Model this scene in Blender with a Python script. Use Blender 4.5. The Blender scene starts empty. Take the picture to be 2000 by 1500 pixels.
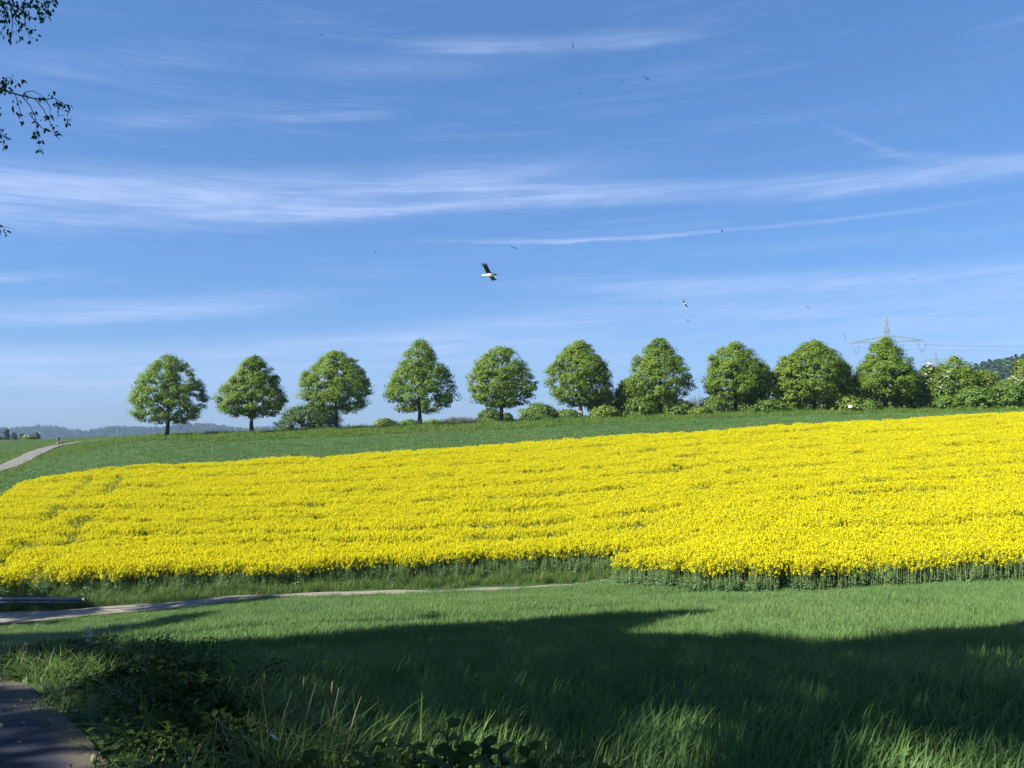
import bpy, math, random
import numpy as np
from mathutils import Vector, Matrix
random.seed(7)
RNG = np.random.default_rng(11)
S = bpy.context.scene
COL = S.collection

# ------------------------------------------------------------------ camera, world, sun
F = 1600.0                       # focal length in photograph pixels (2000 x 1500)
PITCH = math.atan(100.0 / F)
cam_d = bpy.data.cameras.new('camera')
cam_d.sensor_width = 36.0
cam_d.lens = 36.0 * F / 2000.0
cam_d.clip_start = 0.05
cam_d.clip_end = 9000
cam = bpy.data.objects.new('camera', cam_d)
cam.location = (0, 0, 0)
cam.rotation_euler = (math.pi / 2 + PITCH, 0, 0)
COL.objects.link(cam)
S.camera = cam
S.view_settings.view_transform = 'Standard'
S.view_settings.look = 'None'
S.view_settings.exposure = 1.3
S.view_settings.gamma = 1.0
S.view_settings.use_curve_mapping = False
S.render.engine = 'CYCLES'
S.cycles.max_bounces = 6
S.cycles.diffuse_bounces = 2
S.cycles.glossy_bounces = 2
S.cycles.transmission_bounces = 4
S.cycles.volume_bounces = 1
S.cycles.transparent_max_bounces = 8
S.cycles.use_denoising = True
try:
    S.cycles.denoiser = 'OPENIMAGEDENOISE'
    S.cycles.denoising_prefilter = 'ACCURATE'
except Exception:
    pass

SUN_EL = math.radians(40)
LH = np.array([0.885, 0.466]); LH = LH / np.linalg.norm(LH)      # horizontal travel of the light: to the right and away
LDIR = Vector((LH[0] * math.cos(SUN_EL), LH[1] * math.cos(SUN_EL), -math.sin(SUN_EL)))
sun_d = bpy.data.lights.new('sun', 'SUN')
sun_d.energy = 5.0
sun_d.angle = math.radians(0.5)
sun_d.color = (1.0, 0.955, 0.87)
sun = bpy.data.objects.new('sun', sun_d)
sun.rotation_euler = LDIR.to_track_quat('-Z', 'Y').to_euler()
sun.location = (-60, -30, 80)
COL.objects.link(sun)

world = bpy.data.worlds.new('World')
S.world = world
world.use_nodes = True
wn = world.node_tree.nodes
wl = world.node_tree.links
wn.clear()


class NB:
    """small helper to wire math nodes"""
    def __init__(s, tree):
        s.n = tree.nodes
        s.l = tree.links

    def put(s, sock, v):
        if isinstance(v, bpy.types.NodeSocket):
            s.l.new(v, sock)
        else:
            sock.default_value = v

    def m(s, op, a, b=None, c=None, clamp=False):
        n = s.n.new('ShaderNodeMath')
        n.operation = op
        n.use_clamp = clamp
        s.put(n.inputs[0], a)
        if b is not None:
            s.put(n.inputs[1], b)
        if c is not None:
            s.put(n.inputs[2], c)
        return n.outputs[0]

    def noise(s, vec, scale, detail=4, rough=0.55, dist=0.0):
        n = s.n.new('ShaderNodeTexNoise')
        n.inputs['Scale'].default_value = scale
        n.inputs['Detail'].default_value = detail
        n.inputs['Roughness'].default_value = rough
        n.inputs['Distortion'].default_value = dist
        if vec is not None:
            s.l.new(vec, n.inputs['Vector'])
        return n.outputs['Fac']

    def comb(s, x, y, z):
        n = s.n.new('ShaderNodeCombineXYZ')
        s.put(n.inputs[0], x)
        s.put(n.inputs[1], y)
        s.put(n.inputs[2], z)
        return n.outputs[0]

    def ramp(s, f, a, b, lo=0.0, hi=1.0, smooth=True):
        n = s.n.new('ShaderNodeMapRange')
        if smooth:
            n.interpolation_type = 'SMOOTHSTEP'
        s.put(n.inputs['Value'], f)
        n.inputs['From Min'].default_value = a
        n.inputs['From Max'].default_value = b
        n.inputs['To Min'].default_value = lo
        n.inputs['To Max'].default_value = hi
        return n.outputs['Result']

    def mix(s, f, a, b, mode='MIX'):
        n = s.n.new('ShaderNodeMix')
        n.data_type = 'RGBA'
        n.blend_type = mode
        s.put(n.inputs[0], f)
        s.put(n.inputs[6], a if isinstance(a, bpy.types.NodeSocket) else (*a, 1.0)[:4])
        s.put(n.inputs[7], b if isinstance(b, bpy.types.NodeSocket) else (*b, 1.0)[:4])
        return n.outputs[2]


W = NB(world.node_tree)
sky = wn.new('ShaderNodeTexSky')
sky.sky_type = 'NISHITA'
sky.sun_disc = False
sky.sun_elevation = SUN_EL
sky.sun_rotation = math.atan2(-LH[0], -LH[1])
sky.altitude = 200
sky.air_density = 1.0
sky.dust_density = 0.3
sky.ozone_density = 2.5
tc = wn.new('ShaderNodeTexCoord')
sp = wn.new('ShaderNodeSeparateXYZ')
wl.new(tc.outputs['Generated'], sp.inputs[0])
az = W.m('ARCTAN2', sp.outputs[0], sp.outputs[1])                       # 0 straight ahead, + to the right
el = W.m('ARCSINE', sp.outputs[2])
n1 = W.noise(W.comb(W.m('MULTIPLY', az, 3.0), W.m('MULTIPLY', W.m('SUBTRACT', el, W.m('MULTIPLY', az, 0.05)), 34.0), 0.0), 1.0, 6, 0.6, 0.3)
n2 = W.noise(W.comb(W.m('MULTIPLY', az, 5.0), W.m('MULTIPLY', W.m('SUBTRACT', el, W.m('MULTIPLY', az, 0.03)), 120.0), 4.0), 1.0, 7, 0.66, 1.1)
n3 = W.noise(W.comb(W.m('MULTIPLY', az, 22.0), W.m('MULTIPLY', el, 90.0), 8.0), 1.0, 6, 0.66, 0.6)
streak = W.m('ADD', W.m('MULTIPLY', n1, 0.5), W.m('ADD', W.m('MULTIPLY', n2, 0.35), W.m('MULTIPLY', n3, 0.15)))


def pang(px, py):
    return math.atan((px - 1000) / F), math.atan((850 - py) / F * math.cos(math.atan((px - 1000) / F)))


wob = W.m('MULTIPLY', W.m('SUBTRACT', n3, 0.5), 0.006)
elw = W.m('ADD', el, W.m('ADD', wob, W.m('MULTIPLY', W.m('SUBTRACT', n1, 0.5), 0.010)))
cloud = None
# x0,y0 -> x1,y1 axis of the cirrus band, half width above / below, strength, fade in (from,to), fade out (from,to); None = goes on
BANDS = [
    (0, 388, 1000, 364, 58, 40, 0.66, None, (550, 1350)),
    (0, 335, 1300, 310, 36, 36, 0.30, None, (900, 1500)),
    (0, 415, 260, 437, 13, 6, 0.45, None, (120, 420)),
    (300, 420, 950, 398, 18, 8, 0.32, (200, 450), (800, 1150)),
    (900, 366, 2000, 320, 24, 20, 0.66, (700, 1250), None),
    (750, 467, 2000, 380, 5, 4, 0.55, (700, 1000), (1650, 2300)),
    (1000, 560, 2000, 526, 24, 22, 0.60, (900, 1350), None),
    (900, 605, 2000, 575, 34, 34, 0.50, (600, 1500), None),
    (0, 608, 560, 582, 18, 18, 0.58, None, (420, 720)),
    (0, 635, 400, 614, 16, 8, 0.50, None, (200, 700)),
    (0, 540, 160, 532, 10, 7, 0.35, None, (80, 240)),
    (150, 550, 240, 549, 6, 6, 0.25, (150, 210), (220, 260)),
    (0, 705, 900, 652, 26, 80, 0.62, None, (750, 1400)),
    (900, 665, 1700, 660, 40, 70, 0.42, (600, 1100), None),
    (0, 775, 2000, 770, 70, 60, 0.30, None, None),
    (800, 66, 1400, 40, 18, 14, 0.34, (720, 950), (1250, 1480)),
    (600, 122, 1000, 108, 30, 20, 0.28, (450, 700), (800, 1150)),
    (480, 218, 760, 205, 8, 12, 0.36, (430, 560), (680, 820)),
    (150, 215, 500, 210, 16, 16, 0.22, (100, 300), (400, 600)),
    (1640, 240, 1780, 296, 7, 9, 0.25, (1600, 1680), (1720, 1850)),
    (1740, 292, 2000, 304, 10, 10, 0.22, (1650, 1820), None),
    (0, 100, 500, 90, 25, 25, 0.14, None, (300, 700)),
    (1300, 490, 2000, 440, 14, 14, 0.20, (1200, 1700), None),
]
for (x0, y0, x1, y1, wu, wd, st, fi, fo) in BANDS:
    a0, e0 = pang(x0, y0)
    a1, e1 = pang(x1, y1)
    k = (e1 - e0) / (a1 - a0)
    d = W.m('SUBTRACT', elw, W.m('MULTIPLY_ADD', az, k, e0 - k * a0))
    up = W.ramp(d, 0.0, 1.5 * wu / F, 1.0, 0.0)
    dn = W.ramp(d, -1.5 * wd / F, 0.0, 0.0, 1.0)
    v = W.m('MULTIPLY', W.m('MULTIPLY', up, dn), st)
    if fi:
        v = W.m('MULTIPLY', v, W.ramp(az, pang(fi[0], 0)[0], pang(fi[1], 0)[0]))
    if fo:
        v = W.m('MULTIPLY', v, W.ramp(az, pang(fo[0], 0)[0], pang(fo[1], 0)[0], 1.0, 0.0))
    cloud = v if cloud is None else W.m('ADD', cloud, v)
base_streak = W.m('MULTIPLY', W.ramp(streak, 0.47, 0.72), 0.22)
cl = W.m('ADD', W.m('MULTIPLY', cloud, W.ramp(streak, 0.34, 0.66, 0.22, 1.22)), base_streak)
cl = W.m('MULTIPLY', W.m('MINIMUM', cl, 1.0), 0.62)
hs = wn.new('ShaderNodeHueSaturation')
hs.inputs['Hue'].default_value = 0.492
hs.inputs['Saturation'].default_value = 1.2
gm = wn.new('ShaderNodeGamma')
gm.inputs['Gamma'].default_value = 0.67
wl.new(sky.outputs[0], gm.inputs['Color'])
wl.new(gm.outputs[0], hs.inputs['Color'])
CLOUD_COL = (4.3, 5.2, 7.6)
skyc = W.mix(cl, W.mix(1.0, hs.outputs[0], (0.83, 1.18, 1.78), 'MULTIPLY'), CLOUD_COL)
bg = wn.new('ShaderNodeBackground')
bg.inputs['Strength'].default_value = 0.0615
wl.new(skyc, bg.inputs['Color'])
wo = wn.new('ShaderNodeOutputWorld')
wl.new(bg.outputs[0], wo.inputs['Surface'])

# ------------------------------------------------------------------ helpers
CP, SP = math.cos(PITCH), math.sin(PITCH)


def P(px, py, Y):
    """world point at forward distance Y seen at photograph pixel px,py"""
    cx, cy = (px - 1000) / F, (750 - py) / F
    t = Y / (CP - cy * SP)
    return np.array([cx * t, Y, t * (SP + cy * CP)])


def project(X, Y, Z):
    dep = Y * CP + Z * SP
    up = -Y * SP + Z * CP
    dep = np.where(dep > 0.05, dep, 0.05)
    return 1000 + F * X / dep, 750 - F * up / dep


def pchip(x, y, xq):
    x = np.asarray(x, float)
    y = np.asarray(y, float)
    h = np.diff(x)
    dl = np.diff(y) / h
    m = np.zeros_like(y)
    for i in range(1, len(x) - 1):
        if dl[i - 1] * dl[i] > 0:
            w1, w2 = 2 * h[i] + h[i - 1], h[i] + 2 * h[i - 1]
            m[i] = (w1 + w2) / (w1 / dl[i - 1] + w2 / dl[i])
    m[0], m[-1] = dl[0], dl[-1]
    xq = np.clip(xq, x[0], x[-1])
    i = np.clip(np.searchsorted(x, xq) - 1, 0, len(x) - 2)
    t = (xq - x[i]) / h[i]
    return ((1 + 2 * t) * (1 - t) ** 2 * y[i] + t * (1 - t) ** 2 * h[i] * m[i] + t * t * (3 - 2 * t) * y[i + 1] + t * t * (t - 1) * h[i] * m[i + 1])


# lie of the land: heights (eye level = 0) along rays, for successive distances
def zy(Y, pairs):       # (px, photograph y of the ground) -> (px, z)
    return [(px, float(P(px, py, Y)[2])) for px, py in pairs]


LINES = [
    (0.0, [(0, -1.70)]),
    (4.6, [(0, -1.95)]),
    (12, [(0, -3.3), (500, -3.2)]),
    (18, [(0, -4.68), (250, -4.55), (500, -4.35), (1000, -4.25), (2000, -4.12)]),
    (27, [(0, -6.5), (250, -6.25), (500, -5.88), (1000, -5.55), (1400, -5.4), (2000, -5.05)]),
    (31, [(0, -6.98), (250, -6.78), (500, -6.45), (1000, -6.2), (1400, -6.0), (1700, -5.75), (2000, -5.45), (2600, -5.2)]),
    (34, [(0, -7.15), (250, -7.08), (500, -6.85), (1000, -6.65), (1200, -6.3), (1400, -5.8), (1700, -5.45), (2000, -5.1), (2600, -4.8)]),
    (38, [(0, -7.1), (500, -7.0), (1000, -7.0), (1200, -6.6), (1400, -5.7), (1700, -4.95), (2000, -4.55)]),
    (41, [(0, -6.95), (500, -6.9), (1000, -6.75), (1200, -6.25), (1500, -4.95), (2000, -4.2)]),
    (58, [(0, -5.5), (500, -5.3), (1000, -4.6), (1500, -2.9), (2000, -1.6)]),
    (76, [(-600, -5.6), (0, -5.2), (200, -3.95), (500, -3.35), (1000, -2.1), (1500, -0.55), (2000, 0.95), (2600, 2.4)]),
    (100, zy(100, [(-600, 915), (0, 913), (120, 893), (200, 874), (325, 853), (500, 847), (655, 840), (820, 833), (978, 826), (1133, 818), (1288, 812), (1437, 807), (1590, 804), (1730, 802), (2000, 799), (2600, 790)])),
    (108, zy(108, [(-600, 905), (0, 903), (120, 887), (200, 870), (325, 852), (500, 847), (655, 840), (820, 833), (978, 826), (1133, 819), (1288, 813), (1437, 808), (1590, 805), (1730, 803), (2000, 800), (2600, 792)])),
    (135, zy(135, [(-600, 880), (0, 882), (112, 872), (200, 864), (325, 855), (500, 853), (820, 841), (1133, 828), (1590, 815), (2000, 810), (2600, 800)])),
    (200, zy(200, [(-600, 860), (0, 859), (112, 857), (200, 853), (325, 852), (500, 853), (820, 848), (1133, 840), (1590, 828), (2000, 822), (2600, 815)])),
    (400, [(0, -16), (1000, -10), (1700, 0), (2000, 8), (2600, 15)]),
    (700, [(0, -34), (1000, -28), (1500, 8), (1700, 28), (1880, 46), (2000, 58), (2600, 76)]),
    (1000, [(0, -38), (1000, -32), (1500, 0), (1700, 12), (2000, 35), (2600, 50)]),
    (1500, [(0, -38), (1000, -34), (2600, 0)]),
    (2200, [(-600, 8), (0, 7), (80, 12), (150, 9), (220, 13), (320, 12), (420, 16), (540, 15), (650, 12), (760, 10), (1000, 15), (1500, 20), (2600, 20)]),
    (2800, [(0, 0)]),
]
AK = np.linspace(-1.0, 1.0, 201)
TY = np.concatenate([np.linspace(0, 120, 481), np.geomspace(121, 2800, 200)])
_rows = []
for (Yl, pr) in LINES:
    ps = sorted(pr)
    ax = [(p - 1000) / F for p, _ in ps]
    zv = [z for _, z in ps]
    _rows.append(np.full_like(AK, zv[0]) if len(ps) == 1 else pchip(ax, zv, AK))
_rows = np.array(_rows)
TAB = np.array([pchip([l[0] for l in LINES], _rows[:, j], TY) for j in range(len(AK))]).T      # [Y, a]


def terrain(X, Y):
    X = np.asarray(X, float)
    Y = np.asarray(Y, float)
    Yc = np.clip(Y, 0.0, 2800.0)
    a = np.clip(X / np.maximum(Yc, 1.0), -1.0, 1.0)
    fi = np.interp(Yc, TY, np.arange(len(TY)))
    i = np.clip(fi.astype(int), 0, len(TY) - 2)
    ti = fi - i
    fj = (a + 1.0) / 2.0 * (len(AK) - 1)
    j = np.clip(fj.astype(int), 0, len(AK) - 2)
    tj = fj - j
    z = (TAB[i, j] * (1 - ti) * (1 - tj) + TAB[i + 1, j] * ti * (1 - tj) + TAB[i, j + 1] * (1 - ti) * tj + TAB[i + 1, j + 1] * ti * tj)
    bump = 0.035 * (np.sin(X * 0.9 + 1.3) * np.sin(Y * 0.7) + 0.6 * np.sin(X * 2.1 - Y * 1.7))
    far = np.clip((Y - 300) / 600, 0, 1)
    roll = (far * 2.2 + np.clip((Y - 1600) / 400, 0, 1) * 3.0) * (np.sin(X * 0.013 + 0.5) + 0.7 * np.sin(X * 0.031 + Y * 0.004))
    return z + bump * (1 - far) + roll


def tz(x, y):
    return float(terrain(np.array([x]), np.array([y]))[0])


def inpoly(X, Y, poly):
    X = np.asarray(X)
    Y = np.asarray(Y)
    r = np.zeros(X.shape, bool)
    n = len(poly)
    for i in range(n):
        x1, y1 = poly[i]
        x2, y2 = poly[(i + 1) % n]
        if y1 == y2:
            continue
        c = ((y1 > Y) != (y2 > Y)) & (X < (x2 - x1) * (Y - y1) / (y2 - y1) + x1)
        r ^= c
    return r


def mk_mesh(name, V, faces, mats=(), smooth=False, midx=None):
    """faces: list of integer arrays (n,3) or (n,4)"""
    me = bpy.data.meshes.new(name)
    V = np.asarray(V, np.float32)
    faces = [np.asarray(f, np.int32) for f in faces if len(f)]
    me.vertices.add(len(V))
    me.vertices.foreach_set('co', V.ravel())
    loops = np.concatenate([f.ravel() for f in faces]) if faces else np.zeros(0, np.int32)
    cnt = np.concatenate([np.full(len(f), f.shape[1], np.int32) for f in faces]) if faces else np.zeros(0, np.int32)
    st = np.concatenate([[0], np.cumsum(cnt)[:-1]]).astype(np.int32) if len(cnt) else cnt
    me.loops.add(len(loops))
    me.loops.foreach_set('vertex_index', loops)
    me.polygons.add(len(cnt))
    me.polygons.foreach_set('loop_start', st)
    me.polygons.foreach_set('loop_total', cnt)
    if smooth:
        me.polygons.foreach_set('use_smooth', np.ones(len(cnt), bool))
    for m in mats:
        me.materials.append(m)
    if midx is not None:
        me.polygons.foreach_set('material_index', np.asarray(midx, np.int32))
    me.update(calc_edges=True)
    me.validate()
    return me


class MB:
    """collects tubes, boxes, sheets; builds one mesh"""
    def __init__(s):
        s.V = []
        s.T = []
        s.Q = []
        s.n = 0
        s.tm = []
        s.qm = []

    def add(s, V, T=None, Q=None, mat=0):
        V = np.asarray(V, float)
        if T is not None and len(T):
            T = np.asarray(T, int)
            s.T.append(T + s.n)
            s.tm.append(np.full(len(T), mat))
        if Q is not None and len(Q):
            Q = np.asarray(Q, int)
            s.Q.append(Q + s.n)
            s.qm.append(np.full(len(Q), mat))
        s.V.append(V)
        s.n += len(V)

    def tube(s, pts, rad, sides=6, mat=0, cap=True):
        pts = [np.asarray(p, float) for p in pts]
        if np.isscalar(rad):
            rad = [rad] * len(pts)
        V = []
        for i, p in enumerate(pts):
            d = pts[min(i + 1, len(pts) - 1)] - pts[max(i - 1, 0)]
            d = d / (np.linalg.norm(d) + 1e-9)
            ref = np.array([0, 0, 1.0]) if abs(d[2]) < 0.9 else np.array([1.0, 0, 0])
            u = np.cross(d, ref)
            u /= np.linalg.norm(u)
            v = np.cross(d, u)
            for k in range(sides):
                an = 2 * math.pi * k / sides
                V.append(p + rad[i] * (math.cos(an) * u + math.sin(an) * v))
        Q = []
        for i in range(len(pts) - 1):
            for k in range(sides):
                k2 = (k + 1) % sides
                Q.append((i * sides + k, i * sides + k2, (i + 1) * sides + k2, (i + 1) * sides + k))
        T = []
        if cap:
            V.append(pts[-1])
            c = len(V) - 1
            for k in range(sides):
                T.append(((len(pts) - 1) * sides + k, (len(pts) - 1) * sides + (k + 1) % sides, c))
            V.append(pts[0])
            c = len(V) - 1
            for k in range(sides):
                T.append(((k + 1) % sides, k, c))
        s.add(V, T, Q, mat)

    def box(s, c, sz, R=None, mat=0):
        V = np.array([(x, y, z) for x in (-.5, .5) for y in (-.5, .5) for z in (-.5, .5)]) * np.asarray(sz)
        if R is not None:
            V = V @ np.asarray(R).T
        V = V + np.asarray(c)
        s.add(V, None, [(0, 1, 3, 2), (4, 6, 7, 5), (0, 4, 5, 1), (2, 3, 7, 6), (0, 2, 6, 4), (1, 5, 7, 3)], mat)

    def mesh(s, name, mats=(), smooth=False):
        V = np.concatenate(s.V) if s.V else np.zeros((0, 3))
        fs, mi = [], []
        if s.T:
            fs.append(np.concatenate(s.T))
            mi.append(np.concatenate(s.tm))
        if s.Q:
            fs.append(np.concatenate(s.Q))
            mi.append(np.concatenate(s.qm))
        return mk_mesh(name, V, fs, mats, smooth, np.concatenate(mi) if len(mats) > 1 else None)


def link(name, data, parent=None, loc=None):
    o = bpy.data.objects.new(name, data)
    COL.objects.link(o)
    if loc is not None:
        o.location = loc
    if parent is not None:
        o.parent = parent
    return o


def tag(o, label=None, cat=None, group=None, kind=None):
    if label:
        o['label'] = label
    if cat:
        o['category'] = cat
    if group:
        o['group'] = group
    if kind:
        o['kind'] = kind
    return o


def thing(name, label, cat, loc, group=None, rz=0.0):
    o = bpy.data.objects.new(name, None)
    o.empty_display_size = 0.3
    COL.objects.link(o)
    o.location = loc
    o.rotation_euler = (0, 0, rz)
    return tag(o, label, cat, group)


# ------------------------------------------------------------------ materials
def mat_new(name):
    m = bpy.data.materials.new(name)
    m.use_nodes = True
    m.node_tree.nodes.clear()
    b = NB(m.node_tree)
    out = b.n.new('ShaderNodeOutputMaterial')
    return m, b, out


def leafmat(name, c1, c2, trans=0.3, tcol=None, rough=0.5, spec=0.3, nscale=0.6, island=0.6, tip=None):
    """foliage: colour varies leaf by leaf and over patches, light shines through"""
    m, b, out = mat_new(name)
    g = b.n.new('ShaderNodeNewGeometry')
    nz = b.noise(g.outputs['Position'], nscale, 3, 0.6)
    isl = g.outputs['Random Per Island']
    f = b.m('ADD', b.m('MULTIPLY', b.ramp(nz, 0.3, 0.7), 1 - island), b.m('MULTIPLY', isl, island), clamp=True)
    c = b.mix(f, c1, c2)
    p = b.n.new('ShaderNodeBsdfPrincipled')
    b.put(p.inputs['Base Color'], c)
    p.inputs['Roughness'].default_value = rough
    p.inputs['Specular IOR Level'].default_value = spec
    t = b.n.new('ShaderNodeBsdfTranslucent')
    if tcol is None:
        b.put(t.inputs['Color'], b.mix(0.5, c, tuple(min(1, 1.5 * v) for v in c2), 'MIX'))
    else:
        b.put(t.inputs['Color'], (*tcol, 1))
    mx = b.n.new('ShaderNodeMixShader')
    mx.inputs[0].default_value = trans
    b.l.new(p.outputs[0], mx.inputs[1])
    b.l.new(t.outputs[0], mx.inputs[2])
    b.l.new(mx.outputs[0], out.inputs['Surface'])
    return m


def plainmat(name, col, rough=0.6, metal=0.0, var=0.15, scale=8.0, bump=0.0, spec=0.4):
    m, b, out = mat_new(name)
    g = b.n.new('ShaderNodeNewGeometry')
    nz = b.noise(g.outputs['Position'], scale, 4, 0.6)
    lo = tuple(v * (1 - var) for v in col)
    hi = tuple(min(1, v * (1 + var)) for v in col)
    p = b.n.new('ShaderNodeBsdfPrincipled')
    b.put(p.inputs['Base Color'], b.mix(b.ramp(nz, 0.3, 0.7), lo, hi))
    p.inputs['Roughness'].default_value = rough
    p.inputs['Metallic'].default_value = metal
    p.inputs['Specular IOR Level'].default_value = spec
    if bump:
        bp = b.n.new('ShaderNodeBump')
        bp.inputs['Strength'].default_value = bump
        bp.inputs['Distance'].default_value = 0.02
        b.l.new(nz, bp.inputs['Height'])
        b.l.new(bp.outputs[0], p.inputs['Normal'])
    b.l.new(p.outputs[0], out.inputs['Surface'])
    return m


def groundmat(name, c1, c2, c3, s1=0.25, s2=6.0, rough=0.95):
    m, b, out = mat_new(name)
    g = b.n.new('ShaderNodeNewGeometry')
    a = b.noise(g.outputs['Position'], s1, 4, 0.6)
    d = b.noise(g.outputs['Position'], s2, 6, 0.7)
    c = b.mix(b.ramp(a, 0.35, 0.65), c1, c2)
    c = b.mix(b.m('MULTIPLY', b.ramp(d, 0.45, 0.75), 0.6), c, c3)
    p = b.n.new('ShaderNodeBsdfPrincipled')
    b.put(p.inputs['Base Color'], c)
    p.inputs['Roughness'].default_value = rough
    p.inputs['Specular IOR Level'].default_value = 0.15
    bp = b.n.new('ShaderNodeBump')
    bp.inputs['Strength'].default_value = 0.6
    bp.inputs['Distance'].default_value = 0.06
    b.l.new(d, bp.inputs['Height'])
    b.l.new(bp.outputs[0], p.inputs['Normal'])
    b.l.new(p.outputs[0], out.inputs['Surface'])
    return m


M = {}
M['ground'] = groundmat('meadow_ground', (0.0306, 0.068, 0.01904), (0.0408, 0.0816, 0.0238), (0.051, 0.0646, 0.0272))
M['wheat'] = leafmat('wheat_blades', (0.070, 0.146, 0.037), (0.142, 0.230, 0.068), 0.24, rough=0.5, spec=0.2, nscale=0.35)
M['grass'] = leafmat('verge_grass', (0.052, 0.12, 0.020), (0.12, 0.20, 0.042), 0.28, nscale=0.5)
M['drygrass'] = leafmat('dry_grass', (0.136, 0.1156, 0.0476), (0.2176, 0.1836, 0.0816), 0.2)
M['crop'] = leafmat('young_crop', (0.084, 0.166, 0.038), (0.122, 0.214, 0.054), 0.26, nscale=0.12, island=0.4)
M['petal'] = leafmat('rape_petals', (0.60, 0.535, 0.002), (0.68, 0.635, 0.005), 0.36, tcol=(0.69, 0.63, 0.003), rough=0.6, spec=0.12, nscale=0.5, island=0.8)
M['lawn'] = leafmat('strip_grass', (0.072, 0.145, 0.017), (0.145, 0.22, 0.036), 0.3, nscale=0.3)
M['rapestem'] = leafmat('rape_stems', (0.15, 0.25, 0.08), (0.26, 0.34, 0.13), 0.2, nscale=1.0)
M['rapeleaf'] = leafmat('rape_leaves', (0.10, 0.20, 0.09), (0.20, 0.31, 0.16), 0.2, nscale=1.0)
M['linden'] = leafmat('linden_leaves', (0.086, 0.156, 0.008), (0.172, 0.252, 0.019), 0.38, nscale=0.45, island=0.6)
M['bush'] = leafmat('bush_leaves', (0.058, 0.125, 0.012), (0.125, 0.20, 0.024), 0.27, nscale=0.45)
M['bushyellow'] = leafmat('yellow_green_leaves', (0.085, 0.145, 0.014), (0.165, 0.21, 0.028), 0.25, nscale=0.5)
M['bushdark'] = leafmat('dark_leaves', (0.032, 0.08, 0.013), (0.07, 0.13, 0.024), 0.2, nscale=0.5)
M['bushbare'] = leafmat('bare_twigs', (0.1088, 0.085, 0.0578), (0.1632, 0.1292, 0.0884), 0.05, nscale=0.5)
M['blossom'] = leafmat('white_blossom', (0.60, 0.60, 0.46), (0.78, 0.77, 0.64), 0.2, nscale=1.0)
M['conifer'] = leafmat('conifer_needles', (0.014, 0.040, 0.016), (0.034, 0.068, 0.026), 0.05, nscale=0.3)
M['shadeleaf'] = leafmat('birch_leaves', (0.0204, 0.051, 0.00952), (0.0442, 0.0884, 0.017), 0.22, nscale=0.6)
M['forest'] = leafmat('forest_leaves', (0.036, 0.085, 0.022), (0.075, 0.14, 0.030), 0.05, nscale=0.008, island=0.45)
M['weed'] = leafmat('weed_leaves', (0.024, 0.058, 0.008), (0.075, 0.12, 0.018), 0.25, nscale=3.0, rough=0.6, spec=0.12)
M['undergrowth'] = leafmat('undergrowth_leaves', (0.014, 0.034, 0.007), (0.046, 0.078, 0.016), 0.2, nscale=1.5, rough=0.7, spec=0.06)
M['bark'] = plainmat('bark', (0.051, 0.0408, 0.0306), 0.9, var=0.35, scale=9, bump=0.6)
M['birchbark'] = plainmat('pale_twig_bark', (0.204, 0.1836, 0.1496), 0.8, var=0.4, scale=20)
M['palebark'] = plainmat('pale_trunk_base', (0.2584, 0.2244, 0.1632), 0.85, var=0.2, scale=12)
M['steel'] = plainmat('galvanised_steel', (0.2448, 0.2584, 0.272), 0.45, 0.7, var=0.15, scale=5)
M['pylonsteel'] = plainmat('pylon_steel', (0.21, 0.25, 0.25), 0.6, 0.1, var=0.1, scale=0.3)
M['cable'] = plainmat('cable', (0.1496, 0.1564, 0.17), 0.5, 0.3, var=0.05)
M['white'] = plainmat('white_enamel', (0.80, 0.80, 0.78), 0.5, var=0.03)
M['feather_white'] = plainmat('white_feathers', (0.80, 0.78, 0.72), 0.8, var=0.06, scale=12)
M['feather_black'] = plainmat('black_feathers', (0.012, 0.012, 0.014), 0.6, var=0.3, scale=12)
M['feather_grey'] = plainmat('grey_brown_feathers', (0.035, 0.032, 0.03), 0.7, var=0.3, scale=12)
M['bill'] = plainmat('grey_red_bill', (0.136, 0.102, 0.0884), 0.5, var=0.1)
M['skin'] = plainmat('skin', (0.50, 0.33, 0.25), 0.6, var=0.05)
M['jacket'] = plainmat('dark_jacket', (0.0136, 0.01496, 0.01904), 0.85, var=0.2)
M['trousers'] = plainmat('pale_trousers', (0.2856, 0.2856, 0.2992), 0.85, var=0.12)
M['hair'] = plainmat('grey_hair', (0.204, 0.1972, 0.1904), 0.7, var=0.1)
M['dog'] = plainmat('brown_dog_coat', (0.1292, 0.0578, 0.0306), 0.85, var=0.25, scale=15)


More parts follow.
